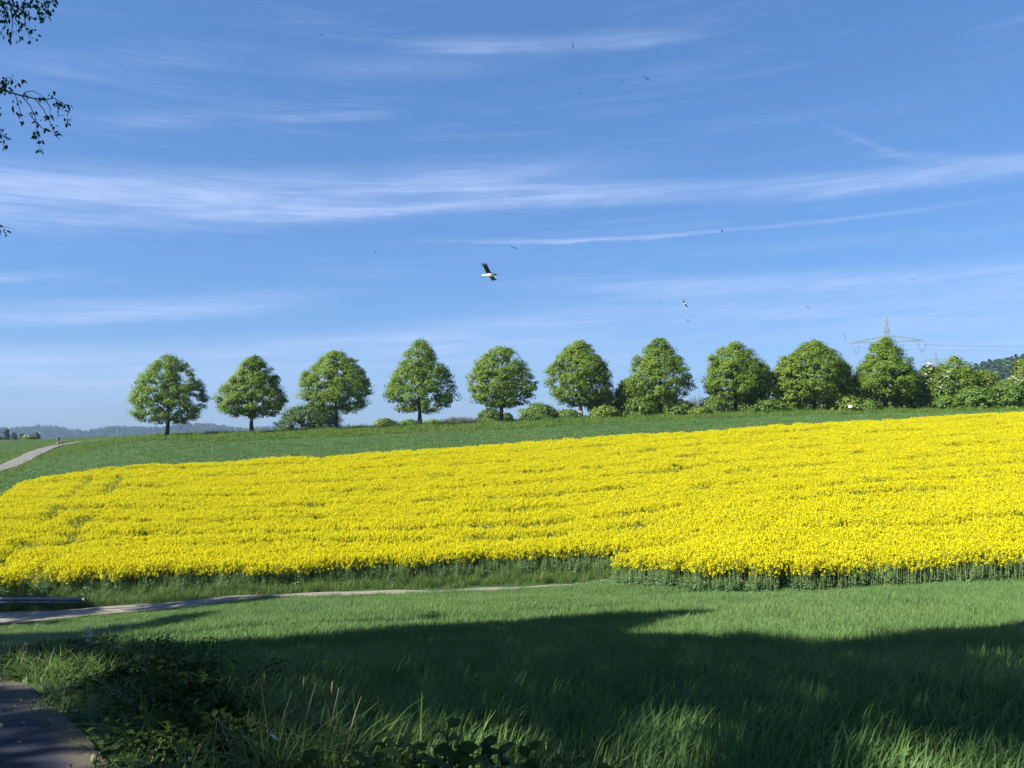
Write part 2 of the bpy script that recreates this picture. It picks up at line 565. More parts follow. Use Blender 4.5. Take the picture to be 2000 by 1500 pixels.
def roadmat(name, c1, c2, speck, edge):
    m, b, out = mat_new(name)
    g = b.n.new('ShaderNodeNewGeometry')
    big = b.m('ADD', b.m('MULTIPLY', b.noise(g.outputs['Position'], 0.5, 4, 0.6), 0.5), b.m('MULTIPLY', b.noise(g.outputs['Position'], 5.0, 6, 0.75), 0.5))
    fine = b.noise(g.outputs['Position'], 70.0, 3, 0.7)
    c = b.mix(b.ramp(big, 0.35, 0.65), c1, c2)
    c = b.mix(b.m('MULTIPLY', b.ramp(fine, 0.52, 0.7), 0.6), c, speck)
    at = b.n.new('ShaderNodeAttribute')
    at.attribute_name = 'side'
    e = b.m('ADD', b.m('ABSOLUTE', at.outputs['Fac']), b.m('MULTIPLY', b.m('SUBTRACT', b.noise(g.outputs['Position'], 2.5, 4, 0.7), 0.5), 0.35))
    c = b.mix(b.ramp(e, 0.82, 0.98), c, edge)
    p = b.n.new('ShaderNodeBsdfPrincipled')
    b.put(p.inputs['Base Color'], c)
    p.inputs['Roughness'].default_value = 0.9
    p.inputs['Specular IOR Level'].default_value = 0.25
    bp = b.n.new('ShaderNodeBump')
    bp.inputs['Strength'].default_value = 0.4
    bp.inputs['Distance'].default_value = 0.01
    b.l.new(fine, bp.inputs['Height'])
    b.l.new(bp.outputs[0], p.inputs['Normal'])
    b.l.new(p.outputs[0], out.inputs['Surface'])
    return m


M['asphalt'] = roadmat('asphalt', (0.023, 0.026, 0.040), (0.039, 0.042, 0.060), (0.085, 0.083, 0.095), (0.0884, 0.0782, 0.0544))
M['track'] = roadmat('pale_track', (0.1836, 0.1598, 0.1292), (0.2244, 0.1972, 0.1598), (0.2856, 0.2584, 0.2108), (0.1496, 0.1292, 0.0816))
M['farroad'] = roadmat('far_road', (0.1156, 0.1088, 0.1054), (0.136, 0.1292, 0.1224), (0.1768, 0.17, 0.1632), (0.2244, 0.1972, 0.136))

# ------------------------------------------------------------------ the ground: one sheet from the camera to the hills
rings = np.concatenate([[0.0], np.linspace(0.8, 12, 15), np.linspace(12.8, 120, 135), np.geomspace(123, 2790, 62)])
angs = np.concatenate([np.linspace(-48, 48, 289), np.linspace(53, 307, 52)])
ar = np.radians(angs)
NA = len(ar)
gx = np.outer(rings, np.sin(ar))
gy = np.outer(rings, np.cos(ar))
gz = terrain(gx, gy)
GV = np.stack([gx.ravel(), gy.ravel(), gz.ravel()], 1)
ii, jj = np.meshgrid(np.arange(1, len(rings) - 1), np.arange(NA), indexing='ij')
j2 = (jj + 1) % NA
GQ = np.stack([(ii * NA + jj), (ii * NA + j2), ((ii + 1) * NA + j2), ((ii + 1) * NA + jj)], -1).reshape(-1, 4)[:, ::-1]
GT = np.stack([np.zeros(NA, int), NA + np.arange(NA), NA + (np.arange(NA) + 1) % NA], 1)[:, ::-1]
tag(link('ground', mk_mesh('ground', GV, [GT, GQ], [M['ground']], True)), kind='structure')


def strip(name, left, right, mat, lift=0.03, nseg=120, cross=6):
    """road between two edge polylines, laid on the ground"""
    def resample(pts, n):
        pts = np.asarray(pts, float)
        d = np.concatenate([[0], np.cumsum(np.linalg.norm(np.diff(pts, axis=0), axis=1))])
        s = np.linspace(0, d[-1], n)
        return np.stack([pchip(d, pts[:, 0], s), pchip(d, pts[:, 1], s)], 1)
    L, R = resample(left, nseg), resample(right, nseg)
    t = np.linspace(0, 1, cross + 1)
    XY = L[:, None, :] * (1 - t)[None, :, None] + R[:, None, :] * t[None, :, None]
    Z = terrain(XY[..., 0], XY[..., 1]) + lift + 0.03 * (1 - (2 * t - 1) ** 2)[None, :]
    V = np.concatenate([XY, Z[..., None]], -1).reshape(-1, 3)
    n = cross + 1
    i, j = np.meshgrid(np.arange(nseg - 1), np.arange(cross), indexing='ij')
    Q = np.stack([i * n + j, i * n + j + 1, (i + 1) * n + j + 1, (i + 1) * n + j], -1).reshape(-1, 4)
    me = mk_mesh(name, V, [Q], [mat], True)
    a = me.attributes.new('side', 'FLOAT', 'POINT')
    a.data.foreach_set('value', np.tile(2 * t - 1, nseg).astype(np.float32))
    o = link(name, me)
    return tag(o, kind='structure')


PATH_R = [(2.2, -9.0), (0.4, -2.0), (-0.9, 2.0), (-2.17, 4.67), (-2.42, 5.05), (-2.82, 5.57), (-3.3, 6.14), (-4.45, 7.76), (-6.13, 10.03), (-10.4, 16.3), (-14.2, 21.5), (-17.3, 25.5), (-19.6, 28.6)]
PATH_L = [(-1.0, -10.2), (-2.7, -3.4), (-4.3, 0.6), (-5.3, 2.9), (-7.0, 5.6), (-9.0, 8.4), (-13.4, 14.8), (-17.4, 19.9), (-21.0, 24.4), (-24.5, 29.0)]
strip('asphalt_path', PATH_L, PATH_R, M['asphalt'], 0.035)
TRACK_F = [(-34.0, 33.6), (-25.0, 33.5), (-18.6, 33.6), (-14.5, 34.9), (-10.5, 36.2), (-4.6, 37.3), (0.0, 38.0), (5.0, 38.2)]
TRACK_N = [(-34.0, 28.3), (-25.0, 28.7), (-18.8, 30.3), (-14.5, 33.0), (-10.5, 34.9), (-4.6, 36.2), (0.0, 37.3), (5.0, 38.0)]
strip('farm_track', TRACK_F, TRACK_N, M['track'], 0.045, 90)


def roadpts(lst):
    return [tuple(P(px, py, Y)[:2]) for px, py, Y in lst]


FR_C = np.array([(-58.0, 40.0), (-57.0, 62.0), (-59.2, 84.0), (-60.5, 97.0), (-66.5, 113.0), (-75.0, 135.0), (-77.5, 150.0), (-72.0, 163.0), (-60.0, 171.0)])
_t = np.gradient(FR_C, axis=0)
_t /= np.linalg.norm(_t, axis=1)[:, None]
_nrm = np.stack([-_t[:, 1], _t[:, 0]], 1)
strip('field_road', FR_C + 1.5 * _nrm, FR_C - 1.5 * _nrm, M['farroad'], 0.12, 160)

# ------------------------------------------------------------------ scattered ground cover (geometry nodes, one object each)
def scatter(name, pts, sources, rot, scl, var, label=None, cat=None):
    me = bpy.data.meshes.new(name)
    me.vertices.add(len(pts))
    me.vertices.foreach_set('co', np.asarray(pts, np.float32).ravel())
    a = me.attributes.new('rot', 'FLOAT_VECTOR', 'POINT')
    a.data.foreach_set('vector', np.asarray(rot, np.float32).ravel())
    a = me.attributes.new('scl', 'FLOAT_VECTOR', 'POINT')
    a.data.foreach_set('vector', np.asarray(scl, np.float32).ravel())
    a = me.attributes.new('var', 'INT', 'POINT')
    a.data.foreach_set('value', np.asarray(var, np.int32))
    o = link(name, me)
    ng = bpy.data.node_groups.new(name, 'GeometryNodeTree')
    ng.interface.new_socket('Geometry', in_out='INPUT', socket_type='NodeSocketGeometry')
    ng.interface.new_socket('Geometry', in_out='OUTPUT', socket_type='NodeSocketGeometry')
    N, L = ng.nodes, ng.links
    gi, go = N.new('NodeGroupInput'), N.new('NodeGroupOutput')

    def named(nm, tp):
        n = N.new('GeometryNodeInputNamedAttribute')
        n.data_type = tp
        n.inputs['Name'].default_value = nm
        return n.outputs['Attribute']
    r, sc, vr = named('rot', 'FLOAT_VECTOR'), named('scl', 'FLOAT_VECTOR'), named('var', 'INT')
    j = N.new('GeometryNodeJoinGeometry')
    for k, src in enumerate(sources):
        cmp_ = N.new('FunctionNodeCompare')
        cmp_.data_type = 'INT'
        cmp_.operation = 'EQUAL'
        ia = [s for s in cmp_.inputs if s.type == 'INT']
        L.new(vr, ia[0])
        ia[1].default_value = k
        oi = N.new('GeometryNodeObjectInfo')
        oi.inputs['Object'].default_value = src
        oi.inputs['As Instance'].default_value = True
        ip = N.new('GeometryNodeInstanceOnPoints')
        L.new(gi.outputs[0], ip.inputs['Points'])
        L.new(cmp_.outputs[0], ip.inputs['Selection'])
        L.new(oi.outputs['Geometry'], ip.inputs['Instance'])
        L.new(r, ip.inputs['Rotation'])
        L.new(sc, ip.inputs['Scale'])
        L.new(ip.outputs[0], j.inputs[0])
    L.new(j.outputs[0], go.inputs[0])
    md = o.modifiers.new('scatter', 'NODES')
    md.node_group = ng
    return tag(o, label, cat, kind='stuff')


def source(name, me):
    return bpy.data.objects.new(name, me)          # never linked: only a shape for the scatter


def blade_patch(name, n, size, hmin, hmax, width, bend, lean, mat, seg=3, mats=None, seed=0, clump=0.0):
    r = np.random.default_rng(seed)
    bx = r.uniform(-size / 2, size / 2, n)
    by = r.uniform(-size / 2, size / 2, n)
    if clump:
        bx = r.normal(0, size * clump, n)
        by = r.normal(0, size * clump, n)
    H = r.uniform(hmin, hmax, n)
    wd = width * r.uniform(0.6, 1.25, n)
    yaw = r.uniform(0, 2 * math.pi, n)
    bd = bend * r.uniform(0.1, 1.3, n) * H
    lx, ly = lean
    V, Q = [], []
    ts = np.linspace(0, 1, seg + 1)
    for i in range(n):
        c, s = math.cos(yaw[i]), math.sin(yaw[i])
        px, py = -s, c
        base = i * 2 * (seg + 1)
        for k, t in enumerate(ts):
            o = bd[i] * t * t
            h = H[i] * t - 0.35 * bd[i] * t ** 3
            w = wd[i] * 0.5 * (1 - t ** 2.2) + 0.0008
            x = bx[i] + c * o + lx * H[i] * t * t
            y = by[i] + s * o + ly * H[i] * t * t
            V.append((x - px * w, y - py * w, h))
            V.append((x + px * w, y + py * w, h))
            if k < seg:
                Q.append((base + 2 * k, base + 2 * k + 1, base + 2 * k + 3, base + 2 * k + 2))
    me = mk_mesh(name, V, [Q], mats or [mat], True)
    if mats:
        pick = (r.random(n) < 0.10).astype(int)
        me.polygons.foreach_set('material_index', np.repeat(pick, seg).astype(np.int32))
    return source(name, me)


def grid_points(x0, x1, y0, y1, step, jit=0.5):
    xs = np.arange(x0, x1, step)
    ys = np.arange(y0, y1, step)
    X, Y = np.meshgrid(xs, ys)
    X = X.ravel() + RNG.uniform(-jit, jit, X.size) * step
    Y = Y.ravel() + RNG.uniform(-jit, jit, Y.size) * step
    return X, Y


def in_view(X, Y, m=2.5, lim=0.66):
    return (np.abs(X) < lim * np.maximum(Y, 0) + m)


WHEAT = [(2.6, 1.0), (0.75, 3.7), (-0.6, 4.25), (-1.7, 4.75), (-3.0, 9.0), (-5.0, 12.5), (-8.3, 16.5), (-9.8, 20.0), (-11.5, 26.5), (-12.3, 31.0), (-10.3, 34.4), (-4.6, 35.8), (0.0, 36.8), (4.0, 37.9), (4.9, 35.0), (5.4, 34.0), (7.6, 31.0), (19.4, 30.9), (45.0, 30.2), (45.0, 1.0)]
VERGE_NEAR = [(-0.8, 2.2), (-2.36, 5.05), (-2.76, 5.57), (-3.24, 6.14), (-4.39, 7.76), (-6.07, 10.03), (-10.6, 16.5), (-14.4, 21.6), (-17.5, 25.6), (-19.4, 28.6), (-18.7, 30.0), (-14.5, 32.7), (-11.2, 34.2), (-12.3, 31.0), (-11.5, 26.5), (-9.8, 20.0), (-8.3, 16.5), (-5.0, 12.5), (-3.0, 9.0), (-1.7, 4.75), (-0.6, 4.25), (0.75, 3.7), (2.6, 1.0), (-0.6, 1.0)]
VERGE_FAR = [(-34, 33.9), (-25, 33.8), (-18.6, 33.9), (-14.5, 35.2), (-10.5, 36.5), (-4.6, 38.0), (0, 38.8), (4.0, 38.4), (4.4, 37.9), (4.6, 36.0), (5.0, 34.2), (7.6, 31.0), (8.6, 31.4), (5.6, 35.6), (5.5, 40.2), (0, 42.5), (-12.5, 40.6), (-23.7, 38.6), (-34, 38)]
RAPE_MAIN = [(-31.0, 35.9), (-22.3, 36.0), (-11.8, 38.0), (0.0, 40.9), (4.9, 39.4), (11.0, 38.0), (17.3, 37.2), (60.0, 35.8), (64.0, 75.0), (47.5, 76.0), (23.5, 77.0), (2.5, 77.3), (0.0, 76.6), (-23.0, 75.0), (-36.0, 73.4), (-40.6, 72.2), (-41.4, 69.5), (-36.4, 60.0)]
RAPE_STRIP = [(4.4, 34.9), (6.2, 32.8), (7.9, 31.3), (19.4, 31.2), (60.0, 30.2), (60.0, 34.6), (17.3, 36.1), (11.0, 36.7), (5.0, 37.0)]

# wheat
wsrc = [blade_patch('wheat_patch', 170, 0.60, 0.15, 0.34, 0.0100, 0.5, (0.16, 0.05), M['wheat'], 4, seed=20 + k) for k in range(6)]
wsrc += [blade_patch('wheat_short_patch', 210, 0.60, 0.17, 0.27, 0.0095, 0.35, (0.08, 0.03), M['wheat'], 3, seed=30 + k) for k in range(5)]
X, Y = grid_points(-14, 32, 1.6, 37.5, 0.40)
k = inpoly(X, Y, WHEAT) & in_view(X, Y)
X, Y = X[k], Y[k]
n = len(X)
sc = RNG.uniform(0.85, 1.12, n) * (1 + 0.10 * np.sin(X * 0.8) * np.sin(Y * 0.6 + 1))
scatter('wheat_field', np.stack([X, Y, terrain(X, Y) - 0.02], 1), wsrc, np.stack([RNG.normal(0, 0.05, n), RNG.normal(0, 0.05, n), RNG.uniform(-0.6, 0.6, n)], 1),
        np.stack([np.ones(n), np.ones(n), sc], 1), np.where(Y + RNG.normal(0, 1.5, n) < 10, RNG.integers(0, 6, n), RNG.integers(6, 11, n)), 'bluish green young wheat filling the foreground below the yellow field', 'wheat')

# verge grass
gsrc = [blade_patch('grass_patch', 120, 0.6, 0.10, 0.36, 0.008, 0.8, (0.08, 0.0), M['grass'], 3, [M['grass'], M['drygrass']], seed=40 + k) for k in range(5)]
tsrc = [blade_patch('tuft_patch', 90, 0.5, 0.25, 0.62, 0.010, 0.9, (0.1, 0.0), M['grass'], 4, [M['grass'], M['drygrass']], seed=60 + k, clump=0.18) for k in range(3)]
P_, R_, S_, V_ = [], [], [], []
for poly, step, hs_ in ((VERGE_FAR, 0.36, 1.2), (VERGE_NEAR, 0.36, 0.85)):
    xs = [p[0] for p in poly]
    ys = [p[1] for p in poly]
    X, Y = grid_points(min(xs), max(xs), min(ys), max(ys), step)
    k = inpoly(X, Y, poly) & in_view(X, Y, 4)
    X, Y = X[k], Y[k]
    n = len(X)
    P_.append(np.stack([X, Y, terrain(X, Y) - 0.02], 1))
    R_.append(np.stack([np.zeros(n), np.zeros(n), RNG.uniform(0, 6.28, n)], 1))
    s = hs_ * RNG.uniform(0.7, 1.2, n)
    if poly is VERGE_FAR:
        ey = np.interp(X, [-31.0, -22.3, -11.8, 0.0, 4.9], [35.9, 36.0, 38.0, 40.9, 39.4])
        s *= np.where(ey - Y < 1.5, 1.25, 1.0)
    if poly is VERGE_NEAR:
        fp = np.linspace(0, len(PATH_R) - 1, 200)
        prx = np.interp(fp, np.arange(len(PATH_R)), [p[0] for p in PATH_R])
        pry = np.interp(fp, np.arange(len(PATH_R)), [p[1] for p in PATH_R])
        dp = np.min(np.hypot(X[:, None] - prx, Y[:, None] - pry), axis=1)
        s *= np.interp(dp, [0.05, 0.7], [0.55, 1.0]) * np.interp(Y, [14, 19], [1.0, 0.4])
    S_.append(np.stack([np.ones(n), np.ones(n), s], 1))
    V_.append(np.where(RNG.random(n) < 0.16, RNG.integers(5, 8, n), RNG.integers(0, 5, n)))
scatter('verge_grass', np.concatenate(P_), gsrc + tsrc, np.concatenate(R_), np.concatenate(S_), np.concatenate(V_), 'rough green grass on the verges beside track and path', 'grass')

# young crop between the yellow field and the trees, and the grass strip under the trees
csrc = [blade_patch('crop_patch', 150, 1.3, 0.10, 0.24, 0.022, 0.5, (0.1, 0.02), M['crop'], 2, seed=80 + k) for k in range(5)]
CROP = [(-50, 79), (-43.0, 73.0), (-42, 72.8), (-36, 74.2), (-23, 75.8), (0, 77.4), (23.5, 77.8), (47.5, 76.8), (66, 76), (70, 93.0), (40, 92.3), (20, 91.6), (0, 91.0), (-20, 91.0), (-33, 91.5), (-45, 96), (-51.5, 100), (-56, 99)]
X, Y = grid_points(-58, 72, 70, 105, 0.85)
k = inpoly(X, Y, CROP) & in_view(X, Y, 4)
X, Y = X[k], Y[k]
n = len(X)
scatter('young_crop', np.stack([X, Y, terrain(X, Y) - 0.04], 1), csrc, np.stack([np.zeros(n), np.zeros(n), RNG.uniform(-3, 3, n)], 1),
        np.stack([np.ones(n), np.ones(n), RNG.uniform(0.8, 1.2, n)], 1), RNG.integers(0, 5, n), 'dark green young crop between the yellow field and the tree row', 'crop')
ssrc = [blade_patch('strip_grass_patch', 150, 1.2, 0.12, 0.50, 0.022, 0.7, (0.1, 0.0), M['lawn'], 2, seed=90 + k) for k in range(4)]
STRIP = [(-60, 104), (-51.5, 100.3), (-45, 96.3), (-33, 91.8), (-20, 91.3), (0, 91.3), (20, 91.9), (40, 92.6), (70, 93.3), (78, 112), (0, 110), (-36, 110), (-46, 116), (-62, 128)]
X, Y = grid_points(-66, 78, 90, 130, 0.75)
k = inpoly(X, Y, STRIP) & in_view(X, Y, 4)
FR_D = np.array([np.min(np.hypot(FR_C[:, 0] - x, FR_C[:, 1] - y)) for x, y in zip(X, Y)])
X, Y = X[k], Y[k]
n = len(X)
big = np.where(RNG.random(n) < 0.08, RNG.uniform(1.3, 2.0, n), RNG.uniform(0.6, 1.1, n))
scatter('roadside_grass', np.stack([X, Y, terrain(X, Y) - 0.04], 1), ssrc, np.stack([np.zeros(n), np.zeros(n), RNG.uniform(-3, 3, n)], 1),
        np.stack([np.ones(n), np.ones(n), big], 1), RNG.integers(0, 4, n), 'bright green grass strip under the row of trees', 'grass')
# grass and crop on the left, either side of the road
X, Y = grid_points(-150, -40, 44, 190, 1.15)
fine = np.linspace(0, len(FR_C) - 1, 300)
RC = np.stack([np.interp(fine, np.arange(len(FR_C)), FR_C[:, 0]), np.interp(fine, np.arange(len(FR_C)), FR_C[:, 1])], 1)
dr = np.min(np.hypot(X[:, None] - RC[None, :, 0], Y[:, None] - RC[None, :, 1]), axis=1)
k = (dr > 2.3) & in_view(X, Y, 5) & ~inpoly(X, Y, STRIP) & ~inpoly(X, Y, CROP) & ~inpoly(X, Y, [(p[0], p[1] + 0.3) for p in RAPE_MAIN])
X, Y, dr = X[k], Y[k], dr[k]
n = len(X)
nearroad = dr < 6.5
vv = np.where(nearroad | (X > -55) & (Y < 100), 5 + RNG.integers(0, 4, n), RNG.integers(0, 5, n))
scatter('meadow', np.stack([X, Y, terrain(X, Y) - 0.04], 1), csrc + ssrc, np.stack([np.zeros(n), np.zeros(n), RNG.uniform(-3, 3, n)], 1),
        np.stack([np.ones(n), np.ones(n), RNG.uniform(0.7, 1.3, n)], 1), vv, 'green grass and crop on either side of the distant road', 'grass')


# oilseed rape
def rape_patch(name, nplants, size, seed, bare=0.0):
    r = np.random.default_rng(seed)
    pv, pq, sv, sq, lv, lq = [], [], [], [], [], []

    def quad(V, Q, c, u, v):
        b = len(V)
        V.extend([c - u - v, c + u - v, c + u + v, c - u + v])
        Q.append((b, b + 1, b + 2, b + 3))

    def bar(a, bb, w):
        d = bb - a
        d = d / (np.linalg.norm(d) + 1e-9)
        for ref in (np.array([1.0, 0.2, 0]), np.array([-0.2, 1.0, 0])):
            u = np.cross(d, ref)
            u = u / np.linalg.norm(u) * w
            b = len(sv)
            sv.extend([a - u, a + u, bb + u * 0.6, bb - u * 0.6])
            sq.append((b, b + 1, b + 2, b + 3))
    for _ in range(nplants):
        x, y = r.uniform(-size / 2, size / 2, 2)
        h = r.uniform(1.04, 1.34)
        ln = r.normal(0, 0.07, 2)
        root = np.array([x, y, -0.1])
        top = np.array([x + ln[0], y + ln[1], h])
        bar(root, top, 0.010)
        heads = [(top, r.uniform(0.10, 0.18))]
        for _b in range(r.integers(4, 7)):
            t = r.uniform(0.5, 0.8)
            s0 = root + (top - root) * t
            an = r.uniform(0, 6.28)
            L = r.uniform(0.10, 0.24)
            e = np.array([s0[0] + math.cos(an) * L, s0[1] + math.sin(an) * L, h * r.uniform(0.70, 1.03)])
            bar(s0, e, 0.004)
            heads.append((e, r.uniform(0.07, 0.15)))
        for (c, ln_) in heads:
            if r.random() < bare:
                continue
            for _f in range(r.integers(13, 19)):
                an = r.uniform(0, 6.28)
                tt = r.uniform(0, 1)
                rad = 0.046 * (1.0 - 0.6 * tt)
                o = np.array([math.cos(an) * rad, math.sin(an) * rad, -ln_ * (1 - tt) + 0.03])
                nrm = np.array([math.cos(an) * 0.8, math.sin(an) * 0.8, 0.75]) + r.normal(0, 0.35, 3)
                nrm /= np.linalg.norm(nrm)
                u = np.cross(nrm, np.array([0.1, 0.05, 1.0]))
                u = u / np.linalg.norm(u)
                v = np.cross(nrm, u)
                sz = r.uniform(0.011, 0.0165)
                quad(pv, pq, c + o, u * sz, v * sz)
        for _l in range(r.integers(5, 8)):
            t = r.uniform(0.08, 0.72)
            s0 = root + (top - root) * t
            an = r.uniform(0, 6.28)
            L = r.uniform(0.08, 0.17) * (1.25 - t)
            d = np.array([math.cos(an), math.sin(an), r.uniform(-0.3, 0.6)])
            d /= np.linalg.norm(d)
            w = np.cross(d, np.array([0, 0, 1.0]))
            w = w / np.linalg.norm(w) * L * 0.28
            b = len(lv)
            lv.extend([s0, s0 + d * L * 0.5 + w, s0 + d * L - np.array([0, 0, L * 0.25]), s0 + d * L * 0.5 - w])
            lq.append((b, b + 1, b + 2, b + 3))
    V = np.array(pv + sv + lv) if pv else np.array(sv + lv)
    n1_, n2_ = len(pv), len(pv) + len(sv)
    fs = ([np.array(pq)] if pq else []) + [np.array(sq) + n1_, np.array(lq) + n2_]
    mi = np.concatenate([np.zeros(len(pq)), np.ones(len(sq)), np.full(len(lq), 2)])
    return source(name, mk_mesh(name, V, fs, [M['petal'], M['rapestem'], M['rapeleaf']], False, mi))


def rape_leafy(name, seed):
    r = np.random.default_rng(seed)
    V, Q, mi = [], [], []
    for _ in range(26):
        x, y = r.uniform(-0.35, 0.35), r.uniform(-0.22, 0.22)
        h = r.uniform(0.55, 1.05)
        w = r.uniform(0.008, 0.013)
        dx, dy = r.normal(0, 0.05, 2)
        for ux, uy in ((w, 0.2 * w), (-0.2 * w, w)):
            b = len(V)
            V += [(x - ux, y - uy, -0.1), (x + ux, y + uy, -0.1), (x + dx + ux * .5, y + dy + uy * .5, h), (x + dx - ux * .5, y + dy - uy * .5, h)]
            Q.append((b, b + 1, b + 2, b + 3))
            mi.append(0)
        for _l in range(r.integers(5, 9)):
            t = r.uniform(0.02, 0.85)
            an = r.uniform(0, 6.28)
            L = r.uniform(0.12, 0.26) * (1.2 - t)
            d = np.array([math.cos(an), math.sin(an), r.uniform(-0.1, 0.9)])
            d /= np.linalg.norm(d)
            sd = np.cross(d, np.array([0, 0, 1.0]))
            sd = sd / np.linalg.norm(sd) * L * 0.27
            s0 = np.array([x + dx * t, y + dy * t, h * t])
            b = len(V)
            V += [s0, s0 + d * L * 0.5 + sd, s0 + d * L - np.array([0, 0, L * 0.3]), s0 + d * L * 0.5 - sd]
            Q.append((b, b + 1, b + 2, b + 3))
            mi.append(1)
    return source(name, mk_mesh(name, V, [Q], [M['rapestem'], M['rapeleaf']], False, mi))


rsrc = [rape_patch('rape_patch', 44, 0.95, 100 + k) for k in range(6)] + [rape_patch('rape_thin_patch', 24, 0.95, 120 + k, 0.80) for k in range(3)]


def vnoise(X, Y, seed):
    r = np.random.default_rng(seed)
    v = np.zeros_like(X)
    for _ in range(9):
        f = r.uniform(0.12, 0.9)
        an = r.uniform(0, 6.28)
        v += np.sin(f * (X * math.cos(an) + Y * math.sin(an)) + r.uniform(0, 6.28)) / 9 ** 0.5 / 0.7
    return v


X, Y = grid_points(-46, 58, 30, 78, 0.53, 0.5)
k = (inpoly(X, Y + RNG.normal(0, 0.16, len(X)), RAPE_MAIN) | inpoly(X, Y + RNG.normal(0, 0.12, len(X)), RAPE_STRIP)) & in_view(X, Y, 3)
X, Y = X[k], Y[k]
n = len(X)
# drill lines and wheelings: thinner, lower crop along lines that run along the slope
TRAM = [43.3, 46.2, 49.8, 53.6, 58.0, 62.5, 67.5, 72.5]
Yr = Y - 0.012 * X * 1.0 + 0.25 * np.sin(X * 0.21)
dt = np.min(np.abs(Yr[:, None] - np.array(TRAM)[None, :]), axis=1)
HL = np.minimum(np.abs((X + 27.0) + 0.36 * (Y - 47)), np.abs((X + 24.6) + 0.36 * (Y - 47)))          # headland wheelings on the left
vn = vnoise(X, Y, 5)
vp = vnoise(X * 2.2, Y * 0.9, 9)
thin = ((dt < 0.34 + 0.42 * np.clip(0.5 + 0.5 * vp + 0.4 * vn, 0, 1))) | ((HL < 0.62) & (Y < 69) & (vp > -0.55) & (X < -18))
thin |= (np.hypot(X + 23.6, Y - 45.2) < 0.8) | (np.hypot(X + 25.0, Y - 45.6) < 0.5)
low = np.where(thin, 0.88, 1.0) * (1 + 0.035 * vn) * RNG.uniform(0.95, 1.06, n)
keep = ~(thin & (RNG.random(n) < 0.30))
holes = (np.hypot(X + 23.6, Y - 45.2) < 0.55)
keep &= ~holes
var = np.where(thin, RNG.integers(6, 9, n), RNG.integers(0, 6, n))
X, Y, low, var = X[keep], Y[keep], low[keep], var[keep]
# leafy lower stems that show along the open front edges
rsrc += [rape_leafy('rape_leafy_patch', 140 + k) for k in range(3)]
for line in ([(-31.0, 35.8), (-22.3, 35.9), (-11.8, 37.9), (0.0, 40.8), (4.9, 39.3), (11.0, 37.9), (17.3, 37.1)], [(4.4, 34.8), (6.2, 32.7), (7.9, 31.2), (19.4, 31.05), (30.0, 30.8)]):
    for (xa, ya), (xb, yb) in zip(line[:-1], line[1:]):
        L_ = math.hypot(xb - xa, yb - ya)
        tt_ = RNG.uniform(0, 1, int(L_ / 0.13))
        off = RNG.uniform(-0.15, 0.35, len(tt_))
        X = np.concatenate([X, xa + (xb - xa) * tt_])
        Y = np.concatenate([Y, ya + (yb - ya) * tt_ + off])
        low = np.concatenate([low, RNG.uniform(0.6, 1.0, len(tt_))])
        var = np.concatenate([var, RNG.integers(9, 12, len(tt_))])
n = len(X)
scatter('rapeseed_field', np.stack([X, Y, terrain(X, Y) - 0.05], 1), rsrc, np.stack([RNG.normal(0, 0.03, n), RNG.normal(0, 0.03, n), RNG.uniform(0, 6.28, n)], 1),
        np.stack([np.ones(n), np.ones(n), low], 1), var, 'bright yellow flowering rapeseed covering the slope', 'rapeseed')


# ------------------------------------------------------------------ trees
def leaves(cent, nrm, size, r, fold=0.25, aspect=0.7):
    """folded diamond leaves: 4 verts, 2 triangles each"""
    n = len(cent)
    nrm = nrm / (np.linalg.norm(nrm, axis=1)[:, None] + 1e-9)
    t = r.normal(size=(n, 3))
    u = np.cross(nrm, t)
    u /= np.linalg.norm(u, axis=1)[:, None] + 1e-9
    v = np.cross(nrm, u)
    s = size[:, None] * 0.5
    a = cent - u * s
    b = cent + u * s - nrm * s * fold
    c1 = cent + v * s * aspect + nrm * s * fold
    c2 = cent - v * s * aspect + nrm * s * fold
    V = np.stack([a, c1, b, c2], 1).reshape(-1, 3)
    i = np.arange(n) * 4
    T = np.concatenate([np.stack([i, i + 1, i + 2], 1), np.stack([i, i + 2, i + 3], 1)])
    return V, T


def clump_leaves(C, out, rad, per, size, r, flat=0.6, droop=0.25, upw=0.5):
    """leaf clumps round centres C; out = outward direction of each clump"""
    n = len(C)
    d = r.normal(size=(n, per, 3))
    d /= np.linalg.norm(d, axis=2)[..., None]
    rr = r.random((n, per, 1)) ** 0.45
    off = d * rr * rad[:, None, None]
    off[..., 2] *= flat
    pos = C[:, None, :] + off
    pos[..., 2] -= droop * rad[:, None] * (off[..., 0] ** 2 + off[..., 1] ** 2) / (rad[:, None] ** 2)
    nr = out[:, None, :] * 0.7 + d * 0.6 + np.array([0, 0, upw]) + r.normal(size=(n, per, 3)) * 0.35
    sz = size * r.uniform(0.65, 1.25, n * per)
    return leaves(pos.reshape(-1, 3), nr.reshape(-1, 3), sz, r)


PROFILE_T = [0, 0.06, 0.14, 0.28, 0.45, 0.62, 0.78, 0.90, 0.97, 1.0]


